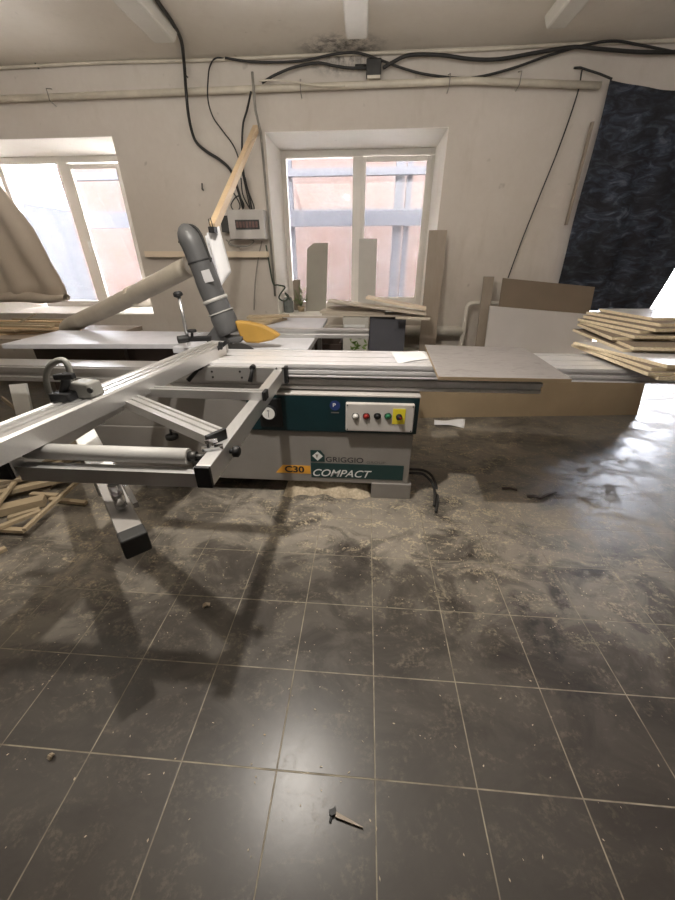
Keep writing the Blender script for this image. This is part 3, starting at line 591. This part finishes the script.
p = PY(212, 229, 2.49); b = MB(); b.box(p.x-.018, p.x+.018, 2.475, 2.53, p.z-.02, p.z+.012); b.tube([p+V(-.012, .01, .01), p+V(-.014, .0, .05), p+V(0, .0, .058), p+V(.004, .01, .01)], .003, 6); tag(build('binder_clip', b, M['black']), 'black clip holding the hanging papers', 'clip')
a, c = PY(145, 254, 4.15), PY(268, 256, 4.15); b = MB(); b.bar((a.x, 4.165, 1.408), (c.x, 4.165, 1.402), .055, .055); tag(build('wall_batten', b, M['paleslat'], bevel=.002), 'pale horizontal batten fixed to the wall below the fuse box', 'batten')
b = MB(); b.box(-.985-.42+.02, -1.02, 4.06, 4.199, 1.535, 1.785); fb = build('fuse_box', b, M['fuse'], bevel=.008); tag(fb, 'white fuse box on the wall left of the centre window', 'fuse box')
b = MB(); b.box(-1.31, -1.07, 4.052, 4.0595, 1.62, 1.70); q = build('breaker_window', b, M['darkmetal'], fb)
b = MB()
for k in range(7): b.box(-1.30+k*.032, -1.277+k*.032, 4.046, 4.0515, 1.635, 1.685)
build('breakers', b, M['redbrown'], q)
b = MB(); b.box(-1.47, -1.388, 4.09, 4.199, 1.60, 1.74); tag(build('switch_box', b, M['darkmetal'], bevel=.005), 'small dark grey box beside the white fuse box', 'box')
# pipes on the wall
b = MB(); b.tube([(LX+.01, 4.13, 2.645), (.8, 4.13, 2.662), (1.86, 4.13, 2.605)], .024, 16); hp = build('wall_pipe', b, M['pipe']); tag(hp, 'long cream heating pipe along the wall above the windows', 'pipe')
for px in (-2.9, -.62, .63, 1.2):
    b = MB(); b.tube([(px, 4.18, 2.72), (px+.004, 4.103, 2.70), (px+.004, 4.102, 2.62), (px+.003, 4.17, 2.60)], .004, 6); build('bracket', b, M['greycable'], hp)
b = MB(); b.tube(smooth([(LX+.01, 4.17, 2.84), (-3.4, 4.165, 2.862), (-2.4, 4.17, 2.872), (-1.5, 4.17, 2.862), (-.4, 4.165, 2.862), (.8, 4.17, 2.858), (1.6, 4.17, 2.866), (3, 4.17, 2.86), (RX-.01, 4.17, 2.85)], 8), .012, 8); tag(build('ceiling_wire', b, M['pipe']), 'painted wire running along the top of the wall', 'cable')
def cable(name, pix, Y, r, label, mat='cable', cat='cable', n=6):
    pts = [p if isinstance(p, Vector) else PY(p[0], p[1], p[2] if len(p) > 2 else Y) for p in pix]
    pts = [p if (isinstance(k, Vector) or p.z < CZ-.02) else PZ(k[0], k[1], CZ-.02) for k, p in zip(pix, pts)]
    b = MB(); b.tube(smooth(pts, n), r, 8); return tag(build(name, b, M[mat]), label, cat)
cable('power_cable', [(152, -8, 3.75), (160, 5, 3.95), (172, 22, 4.10), (181, 40, 4.13), (184, 62, 4.13), (186, 90, 4.055), (189, 118, 4.1), (195, 140, 4.15), (206, 151, 4.15), (220, 160, 4.15), (231, 171, 4.15), (238, 190, 4.15), (243, 208, 4.15)], 4.15, .013, 'thick black cable dropping from the ceiling towards the fuse box')
cable('thin_cable', [(228, 59), (216, 58), (210, 66), (208, 80, 4.05), (208, 100, 4.05), (213, 117), (222, 130), (233, 145), (239, 160), (245, 185), (250, 208)], 4.17, .006, 'thin black cable looping beside the thick black cable')
cable('hanging_cable', [(251, 92, 4.06), (247, 110), (243, 125), (242, 150), (244, 175), (249, 195), (252, 210)], 4.16, .009, 'short black cable hanging below the wall pipe to the fuse box')
cable('sagging_cable', [(225, 58), (255, 62), (300, 61), (335, 54), (358, 53), (380, 60), (405, 69), (430, 75), (470, 78), (510, 69), (550, 55), (590, 44), (615, 41), (640, 45), (680, 53)], 4.14, .009, 'long black cable waving along the wall, lower at mid span')
cable('supply_cable', [(383, 68), (395, 61), (410, 55), (440, 55), (470, 59), (500, 59), (540, 52), (575, 47), (600, 49), (640, 52), (680, 52)], 4.12, .013, 'thick black cable running right from the junction box')
cable('feed_cable', [(262, 83), (275, 75), (295, 67), (318, 63), (335, 66), (350, 68), (367, 68)], 4.13, .010, 'black cable arching from the conduit top to the junction box')
cable('pale_cable', [(259, 81), (275, 80), (295, 82), (315, 85), (345, 86)], 4.05, .006, 'pale thin cable lying on the wall pipe', 'pipe')
b = MB(); p = PY(374, 70, 4.2); b.box(p.x-.065, p.x+.06, 4.11, 4.199, 2.71, 2.815); jb = build('junction_box', b, M['darkmetal'], bevel=.008); tag(jb, 'dusty dark junction box above the centre window', 'box')
b = MB(); b.box(p.x-.055, p.x+.055, 4.105, 4.18, 2.69, 2.7095); build('box_base', b, M['pipe'], jb)
b = MB(); b.tube([(p.x-.066, 4.15, 2.775), (p.x-.16, 4.15, 2.778)], .016, 10); build('gland', b, M['darkmetal'], jb)
b = MB(); c0 = PY(258, 83, 4.14); b.tube([Vector((-1.012, 4.06, 2.74)), Vector((-1.012, 4.055, 2.5)), Vector((-1.008, 4.17, 2.38)), Vector((-1.002, 4.18, 1.8)), Vector((-1.0, 4.18, 1.0))], .011, 10); tag(build('conduit', b, M['greycable']), 'thin grey conduit running down the left edge of the centre window', 'conduit')
for k, (pp, lab) in enumerate(((((232, 190), (240, 205), (236, 212), (231, 205), (238, 196), (244, 205), (241, 212)), 'tangled black wire coil above the fuse box, left loops'), (((241, 178), (243, 195), (251, 210), (254, 207), (248, 190), (245, 177)), 'tangled black wire coil above the fuse box, right loops'), (((226, 240), (235, 246), (248, 246), (254, 241), (246, 239), (232, 240), (229, 244), (240, 248)), 'loose brown wire loop hanging under the fuse box'))):
    cable('wire_coil', pp, 4.13, .006, lab, 'cable' if k < 2 else 'greycable', 'wire')
cable('drop_wire', [(262, 241), (258, 260), (255, 285), (254, 310)], 4.17, .006, 'thin grey wire hanging from the fuse box to the floor', 'greycable', 'wire')
for (x, y, lab) in ((203, 190, 'bent nail in the wall left of the slanting batten'), (187, 77, 'small nail beside the thick black cable'), (38, 68, 'small nail stub high on the wall above the left window')):
    p = PY(x, y, 4.19); b = MB(); b.tube([p+V(0, .02, 0), p+V(0, -.02, .004), p+V(.012, -.03, .05)], .006, 8); tag(build('wall_nail', b, M['darkmetal']), lab, 'nail')
b = MB(); p = PY(580, 68, 4.18); b.tube([PY(574, 68, 4.17), PY(580, 67.5, 4.17), PY(600, 74, 4.1), PY(612, 79, 4.05)], .008, 8); tag(build('tie_cord', b, M['cable']), 'dark cord tying the camouflage cloth to the wall', 'cord')
cable('hanging_string', [(582, 70), (577, 95), (560, 145), (540, 195), (522, 240), (508, 278)], 4.14, .006, 'straight black string hanging slantwise left of the camouflage cloth')

# ------------------------------------------------------------------ cloths
TL, TR, BL, BR = PY(610, 80, 4.12), V(3.23, 4.12, 2.44), PY(552, 309, 4.12), PY(647, 311, 4.12)
def camo(u, v):
    p = TL.lerp(TR, u).lerp(BL.lerp(BR, u), v)
    f = .028*math.sin(9*u+4*v+1.5*math.sin(5*v)) + .018*math.sin(23*u-6*v) + .012*math.sin(14*v+7*u)
    return p + V(.012*math.sin(9*v)*(1-v), .6*f*min(1, .3+u*2), .008*math.sin(11*u)*v)
b = MB(); b.sheet(camo, 50, 50); tag(build('camouflage_cloth', b, M['camo'], solid=.003, normals=False), 'dark blue camouflage cloth hung over the glazed door on the right', 'cloth')
b = MB(); b.bar(PY(592.5, 122, 4.14), PY(566, 225, 4.14), .03, .02); tag(build('cloth_batten', b, M['plank']), 'thin dark wooden strip on the wall behind the cloth edge', 'batten')
REDGE = [(2.40, -3.86), (1.98, -3.64), (1.65, -3.49), (1.34, -3.42), (1.10, -3.33), (.95, -3.36)]
def redge(z):
    for (za, xa), (zb_, xb) in zip(REDGE, REDGE[1:]):
        if za >= z >= zb_: return xa+(xb-xa)*(za-z)/(za-zb_)
    return REDGE[-1][1]
def curt(u, v):
    z = 2.40-1.43*v; xr = redge(z); xl = -4.75+.1*v
    x = xl+(xr-xl)*u; fold = .05*math.sin(26*u+1.2*v)*(1-.4*v) + .03*math.sin(11*u+5*v) + .06*max(0, v-.85)/.15*math.sin(30*v+4*u)*.5
    return V(x, 4.05+fold, z)
b = MB(); b.sheet(curt, 60, 60); cu = build('window_curtain', b, M['curtain'], solid=.004, normals=False); tag(cu, 'beige cloth curtain draped over the left window', 'curtain')
def hem(u, v):
    a = v*2*math.pi; x = -4.72+(1.40)*u; return V(x, 4.04+(.07+.015*math.sin(17*u))*math.cos(a), .985+.012*math.sin(13*u)+(.045+.012*math.sin(9*u+2))*math.sin(a))
b = MB(); b.sheet(hem, 40, 14); build('rolled_hem', b, M['curtain'], cu)

# ------------------------------------------------------------------ boards and clutter behind the saw
def leaning(name, x0, x1, yb, yt, z0, z1, th, mats, label, cat, group=None, skew=0):
    b = MB(); d = V(0, -th, 0)
    b.hexa([(x0, yb-th, z0), (x1, yb-th, z0), (x1, yb, z0), (x0, yb, z0), (x0+skew, yt-th, z1), (x1+skew, yt-th, z1), (x1+skew, yt, z1), (x0+skew, yt, z1)])
    return tag(build(name, b, mats, bevel=.0015), label, cat, group)
leaning('standing_plank', .585, .755, 3.86, 4.07, 0, 1.60, .024, M['plank'], 'wide grey-brown wooden plank standing right of the centre window', 'plank')
leaning('narrow_plank', 1.175, 1.275, 3.84, 4.07, 0, 1.20, .024, M['plank'], 'narrow grey-brown plank standing left of the white panel', 'plank')
def slab_between(pl, pr_, yb, th):   # a panel standing on the floor at distance yb, its upper corners at pl and pr_
    d = V(0, th, 0); bl, br = V(pl.x-.03, yb, .001), V(pr_.x-.03, yb, .001); b = MB(); b.hexa([bl, br, br+d, bl+d, pl, pr_, pr_+d, pl+d]); return b
b = slab_between(PY(490, 306, 3.93), PY(597, 315, 3.93), 3.62, .016); tag(build('laminated_board', b, M['whiteboard']), 'white laminated panel leaning on the wall behind the saw', 'panel')
b = slab_between(PY(503, 278, 4.02), PY(595, 287, 4.02), 3.74, .012); tag(build('tan_board', b, M['mdf2']), 'tan hardboard panel leaning behind the white panel', 'panel')
b = MB(); A, B_ = PZ(380, 418.5, 0), PZ(637, 415, 0); A.z = B_.z = .001; n = (B_-A).normalized().cross(V(0, 0, 1)); lean = -n*.05+V(0, 0, .50) if n.y < 0 else n*.05+V(0, 0, .50)
q = [A, B_, B_+V(0, .016, 0), A+V(0, .016, 0)]; b.hexa(q+[p+V(-.03, .06, .50) for p in q]); tag(build('hardboard_sheet', b, M['mdf']), 'long brown hardboard sheet standing on edge behind the saw', 'panel')
# heating register: thick pipes with a bent riser
b = MB(); rg = thing('heating_register', (.3, 4.1, .3), 'cream heating register of thick pipes under the centre window', 'radiator')
for zz0 in (.42, .66):
    b = MB(); b.cyl((-.95, 4.11, zz0), (1.06, 4.11, zz0), .055, 20); build('register_pipe', b, M['radiator'], rg)
b = MB(); b.cyl((-.85, 4.11, .475), (-.85, 4.11, .605), .03); b.box(-.87, -.83, 4.09, 4.13, 0, .37); build('link_pipe', b, M['radiator'], rg)
b = MB(); b.tube(smooth([(1.05, 4.08, .42), (1.065, 4.08, .6), (1.06, 4.08, .86), (1.075, 4.08, .93), (1.14, 4.08, .95), (1.40, 4.08, .95), (1.6, 4.08, .95)], 5), .022, 14); build('riser_pipe', b, M['radiator'], rg)
b = MB(); b.box(1.02, 1.06, 4.09, 4.13, 0, .37); build('register_foot', b, M['radiator'], rg)
# boards leaning in the window
b = MB(); b.prism([(-.72, 4.55, .803), (-.475, 4.55, .803), (-.46, 4.76, 1.52), (-.63, 4.76, 1.52), (-.705, 4.745, 1.46)], (0, -.018, 0)); tag(build('window_board', b, M['graypanel']), 'grey-green board with clipped corner leaning in the centre window', 'board')
leaning('window_board', -.09, .115, 4.55, 4.76, .803, 1.56, .018, M['palepanel'], 'pale grey board leaning at the middle post of the centre window', 'board', skew=-.01)
# boards heaped on the sill
SB = [((324, 318, 3.78), (425, 319, 3.70), .018, .22), ((322, 312.5, 3.78), (385, 313.5, 3.72), .024, .18), ((328, 308, 3.82), (372, 308.5, 3.76), .024, .14), ((329, 300.5, 3.70), (426, 313.5, 3.60), .018, .16), ((335, 302.5, 3.86), (405, 312.5, 3.80), .016, .14), ((367, 297, 3.76), (426, 308.5, 3.68), .020, .18), ((396, 318, 3.53), (430, 321, 3.47), .016, .08)]
SL = ['bottom flat board of the heap lying on the slate panel and carton', 'short thick board low in the heap before the centre window', 'small grey board at the left end of the heap before the centre window', 'long board slanting down to the right at the front of the heap before the window', 'thin slanting board in the middle of the heap before the centre window', 'pale thick board slanting on top of the heap before the centre window', 'short board end sticking out right of the heap before the centre window']
for (pa, pb, th, wd), lab in zip(SB, SL):
    a, c = PY(*pa), PY(*pb); zm = .870 if 'bottom' in lab or 'sticking' in lab else .889; a.z = max(a.z, zm+th/2); c.z = max(c.z, zm+th/2); b = MB(); b.bar(a, c, wd, th); tag(build('heaped_board', b, M['paleslat'] if 'pale' in lab else M['heapwood'], bevel=.001), lab, 'board', 'boards heaped before the centre window')
fl = thing('red_flowers', PY(431, 309, 4.55), 'small red flowers behind the heaped boards', 'flowers')
b = MB()
for k in range(6): b.ball(PY(427+2.2*k % 12, 306+(k*7) % 5, 4.55), .016, seg=8, rings=6)
build('blossom', b, M['redpetal'], fl)
b = MB(); b.tube([PY(430, 308, 4.55), V(.72-.06, 4.56, .803)], .004, 6); build('stem', b, M['leaf'], fl)
# jar, wire and plant at the left end of the sill
pj = PY(287, 312, 4.42); b = MB(); x, y = -.905, 4.42; b.tube([(x, y, .803), (x, y, .81), (x, y, .92), (x, y, .935), (x, y, .965)], [.05, .058, .058, .044, .042], 18); tag(build('glass_jar', b, M['jar']), 'grey jar on the left end of the centre window sill', 'jar')
cable('tangled_wire', [(266, 245, 4.18), (269, 262, 4.18), (273, 283, 4.17), (278, 285, 4.15), (285, 287, 4.15), (281, 293, 4.14), (279, 298, 4.14), (284, 301, 4.15), (289, 297, 4.16), (285, 293, 4.18), (290, 300, 4.24), V(-.905, 4.42, .99), V(-.905, 4.42, .93)], 4.15, .008, 'dark green tangled wire curling above the grey jar', 'leafdark', 'wire')
pl = thing('potted_plant', (-.77, 4.50, .803), 'small leafy plant in a pot beside the grey jar', 'plant')
b = MB(); b.tube([(-.77, 4.50, .803), (-.77, 4.50, .86)], [.035, .045], 16); build('pot', b, M['mdf'], pl)
b = MB(); b2 = MB()
for k in range(11):
    a = k*2.4; tipp = V(-.77+.08*math.cos(a), 4.50+.07*math.sin(a), .92+.17*R.random()); b2.tube(smooth([(-.77, 4.5, .855), V(-.77, 4.5, .90).lerp(tipp, .5), tipp], 3), .003, 5)
    for j in range(5):
        c = V(-.77, 4.5, .88).lerp(tipp, .35+.16*j)+V(R.uniform(-.02, .02), R.uniform(-.02, .02), R.uniform(-.01, .01)); d = V(R.uniform(-1, 1), R.uniform(-1, 1), R.uniform(-.2, .6)).normalized()*.024; s2 = d.cross(V(0, 0, 1)).normalized()*.010
        b.face([b.bm.verts.new(q) for q in (c-d, c+s2, c+d, c-s2)])
build('leaves', b, M['leaf'], pl, solid=.001, normals=False); build('stems', b2, M['leaf'], pl)
b = MB(); p = PY(297, 287, 4.6); b.box(-.875, -.79, 4.60, 4.66, .803, 1.14); tag(build('paint_can', b, M['plank'], bevel=.01), 'brown upright carton in the left corner of the centre window', 'carton')
# dark slate panel and printed carton before the register
leaning('slate_panel', .045, .395, 3.62, 3.68, 0, .868, .02, M['slate'], 'dark slate grey panel standing under the heaped boards', 'panel')
cb = thing('printed_carton', (-.07, 3.72, 0), 'pale carton with green leaf print left of the slate panel', 'carton')
b = MB(); b.box(-.215, .035, 3.60, 3.85, 0, .865); build('carton_body', b, M['palepanel'], cb, bevel=.004)
b = MB(); b.box(-.20, .0, 3.594, 3.5995, .775, .80); q = build('white_stripe', b, M['whiteink'], cb)
b = MB()
for k in range(14):
    c = V(-.07+R.uniform(-.07, .09), 3.596, .63+R.uniform(-.06, .07)); a = R.uniform(0, 3.1); d = V(math.cos(a), 0, math.sin(a))*.03; s2 = V(-math.sin(a), 0, math.cos(a))*.011; b.prism([c-d, c+s2, c+d, c-s2], (0, .003, 0))
build('leaf_print', b, M['leaf'], cb)
cr = thing('dark_crate', (-.45, 3.9, 0), 'dark brown crate standing on the floor behind the rear table', 'crate')
b = MB()
for zz0 in (.05, .25, .45): b.box(-.75, -.23, 3.60, 3.618, zz0, zz0+.16)
for xx in (-.75, -.25): b.box(xx, xx+.02, 3.6181, 4.0, .02, .62)
b.box(-.73, -.25, 3.985, 4.0, .05, .62); b.box(-.73, -.25, 3.618, 3.985, .02, .04); build('slats', b, M['darkbrown'], cr)
# workbench under the left window with a heap of sticks
wb = thing('workbench', (-3.3, 3.4, 0), 'low wooden bench under the left window heaped with sticks', 'bench')
b = MB(); b.box(-4.7, -2.35, 3.02, 3.75, .70, .745); build('bench_top', b, M['plank'], wb, bevel=.003)
for xx in (-4.6, -2.45):
    for yy in (3.06, 3.66):
        b = MB(); b.box(xx, xx+.06, yy, yy+.06, 0, .6999); build('leg', b, M['plank'], wb)
def layers(n, per, cx, cy, z0, step, spread, lens, ang, place):
    for L in range(n):
        a = R.gauss(*ang); u, sd = V(math.cos(a), math.sin(a), 0), V(-math.sin(a), math.cos(a), 0)
        for j in range(per):
            w_ = R.uniform(.022, .055); c = V(cx, cy, z0+L*step) + sd*((j-(per-1)/2)*spread+R.uniform(-.02, .02)) + u*R.uniform(-.25, .25)*(1-.5*L/n)
            place(c, u*R.uniform(*lens)/2, w_, R.uniform(.6, .95)*step, L*per+j)
def bench_strip(c, d, w_, th, k):
    b = MB(); b.bar(c-d, c+d, w_, th); tag(build('wood_strip', b, M['offcut'] if k % 3 else M['pine']), 'thin wooden strip in the heap on the bench under the left window', 'strip', 'strips heaped on the bench')
layers(5, 4, -3.35, 3.38, .756, .018, .13, (.5, 1.2), (.05, .22), bench_strip)
b = MB(); b.bar(PY(0, 332, 3.3), PY(36, 314, 3.5), .03, .014); tag(build('wood_strip', b, M['offcut2']), 'long thin strip sticking up at the top of the bench heap', 'strip', 'strips heaped on the bench')
# boards under the extension table
leaning('brown_board', -2.75, -1.76, 2.86, 2.92, 0, .78, .018, M['darkbrown'], 'dark brown board standing under the extension table', 'board')
b = MB(); b.bar(PY(25, 414, 2.35), PY(18, 384, 2.42), .14, .018, (0, 1, 0)); tag(build('white_plank', b, M['white'], bevel=.001), 'white plank leaning under the left end of the saw', 'plank')
b = MB(); b.bar(PY(45, 432, 2.30), PY(2, 398, 2.45), .03, .012, (0, 1, 0)); tag(build('lath', b, M['offcut2']), 'thin lath leaning beside the white plank under the saw', 'lath')
for k, (pa, pb) in enumerate((((58, 455, 2.1), (96, 424, 2.25)), ((66, 459, 2.12), (100, 434, 2.28)), ((60, 462, 2.05), (104, 441, 2.22)))):
    a, c = PY(*pa), PY(*pb); b = MB(); b.bar(a, c, .035, .02); tag(build('leaning_strip', b, M['offcut2']), 'wooden strip leaning in the gap left of the saw cabinet', 'strip', 'strips beside the cabinet')

# ------------------------------------------------------------------ the floor: offcuts, sawdust, scraps
OFF = [((-6, 512), (45, 500), .035, .075, .05, 'broad pale offcut plank at the front of the floor heap'), ((-4, 494), (67, 478), .06, .05, .03, 'long offcut lying on top of the floor heap'), ((24, 530), (79, 480), .075, .022, .02, 'long thin lath lying across the floor heap'), ((-5, 529), (25, 530.5), .03, .03, .02, 'short flat lath at the near edge of the floor heap'), ((-5, 529), (41, 511), .055, .03, .02, 'slanting lath between the broad plank and the near lath'), ((8, 518), (40, 509), .02, .03, .02, 'short lath tucked under the broad plank'), ((-3, 505), (17, 479), .095, .024, .018, 'crossing lath at the left of the floor heap'), ((31, 494), (58, 495.5), .03, .03, .02, 'small pale stick behind the broad plank'), ((50, 499), (86, 503), .02, .03, .02, 'dark stick lying right of the broad plank'), ((-4, 553), (6, 548), .012, .03, .02, 'small offcut alone on the floor before the heap')]
for pa, pb, zc, wd, th, lab in OFF:
    a, c = PZ(*pa, zc), PZ(*pb, zc); b = MB(); b.bar(a, c, wd, th); tag(build('wood_offcut', b, M['offcut'], bevel=.001), lab, 'offcut', 'offcuts heaped on the floor')
def floor_strip(c, d, w_, th, k):
    b = MB(); b.bar(c-d, c+d, w_, th); tag(build('wood_offcut', b, M['offcut'] if k % 2 else M['offcut2']), 'wooden offcut jumbled in the heap on the floor left of the saw', 'offcut', 'offcuts heaped on the floor')
layers(5, 6, -2.45, 2.05, .0125, .023, .13, (.35, .95), (.25, .35), floor_strip)
# sawdust spilling from under the cabinet
def heap(u, v):
    x = -.50+.57*u; w_ = .05+.015*math.sin(9*u+1)+.012*math.sin(23*u); y = 1.93-w_*(1-v)+.45*v; f = math.sin(math.pi*min(1, max(0, u)))**.35
    h = min(1, v*6)**.7*f*(.080+.007*math.sin(11*u+4*v)+.008*math.sin(37*u+17*v))
    return V(x, y, .001+max(0, h))
b = MB(); b.sheet(heap, 60, 24); tag(build('sawdust_heap', b, M['dust'], normals=False), 'heap of pale sawdust spilling from under the saw cabinet', 'sawdust', kind='stuff')
b = MB()
def flake(x, y, s):
    a = R.uniform(0, 6.28); d = V(math.cos(a), math.sin(a), R.uniform(-.1, .3))*s; n = V(-math.sin(a), math.cos(a), R.uniform(-.2, .2))*s*R.uniform(.25, .6); c = V(x, y, .002+s*.25)
    b.face([b.bm.verts.new(q) for q in (c-d, c+n, c+d, c-n)])
for k in range(2600):
    if k % 3: x, y = R.gauss(.75, .38), R.gauss(1.75, .33)
    elif k % 2: x, y = R.gauss(-1.45, .35), R.gauss(1.3, .3)
    else: x, y = R.uniform(-1.2, 1.4), R.uniform(.25, 2.2)
    if y > 1.86 and x < .36 or y < .12: continue
    flake(x, y, R.uniform(.0015, .0052))
tag(build('wood_shavings', b, M['dust'], normals=False), 'pale wood shavings scattered over the tiles before the saw', 'shavings', kind='stuff')
SC = [((502, 488), (517, 490), .02, 'dark curled bark strip among the shavings, left piece'), ((527, 496), (541, 498), .022, 'dark bark strip among the shavings, middle piece'), ((541, 498), (556, 492), .016, 'dark bark strip among the shavings, right piece'), ((203, 606), (210, 604.5), .02, 'small dark chip on the tile inside the frame shadow'), ((49, 759), (53, 754), .014, 'small wood chip alone on the tiles at lower left')]
for pa, pb, wd, lab in SC:
    a, c = PZ(*pa, .006), PZ(*pb, .008); m = a.lerp(c, .5)+V(0, 0, .008); b = MB(); b.bar(a, m, wd, .006); b.bar(m, c, wd*.8, .006); tag(build('bark_chip', b, M['darkbrown'] if 'bark' in lab else M['offcut2']), lab, 'chip')
tp = thing('broken_splinter', PZ(345, 818, 0), 'small wood splinter with a black tip on the nearest tiles', 'splinter')
a, c = PZ(336, 815, .006), PZ(363, 828, .004); b = MB(); b.prism([a+V(0, .006, 0), c+V(0, .001, 0), c+V(0, -.001, 0), a+V(-.002, -.005, 0)], (0, 0, .005)); build('stick', b, M['plank'], tp)
a = PZ(333, 813, .006); b = MB(); b.prism([a+V(-.010, -.004, -.004), a+V(-.004, -.008, -.004), a+V(.008, -.003, -.004), a+V(.006, .014, -.004), a+V(-.002, .007, -.004), a+V(-.012, .004, -.004)], (0, 0, .012)); b.bar(a+V(-.004, -.006, 0), a+V(-.007, -.018, -.002), .006, .006); build('black_tip', b, M['black'], tp)
# black mains cables curling on the floor right of the cabinet
for k, (pp, lab) in enumerate((((V(.30, 2.02, .15), (422, 470, 2.1), (430, 474, 2.08), (435, 482, 2.05), (437, 492, 2.0), PZ(437.5, 500, .008), PZ(436, 512, .008)), 'outer black mains cable curling out of the cabinet side'), ((V(.30, 2.0, .13), (421, 473.5, 2.05), (428, 478, 2.03), (433, 485, 2.0), PZ(435, 496, .02), PZ(434, 506, .008)), 'inner black mains cable curling out of the cabinet side'))):
    cable('mains_cable', pp, 2.1, .009, lab)
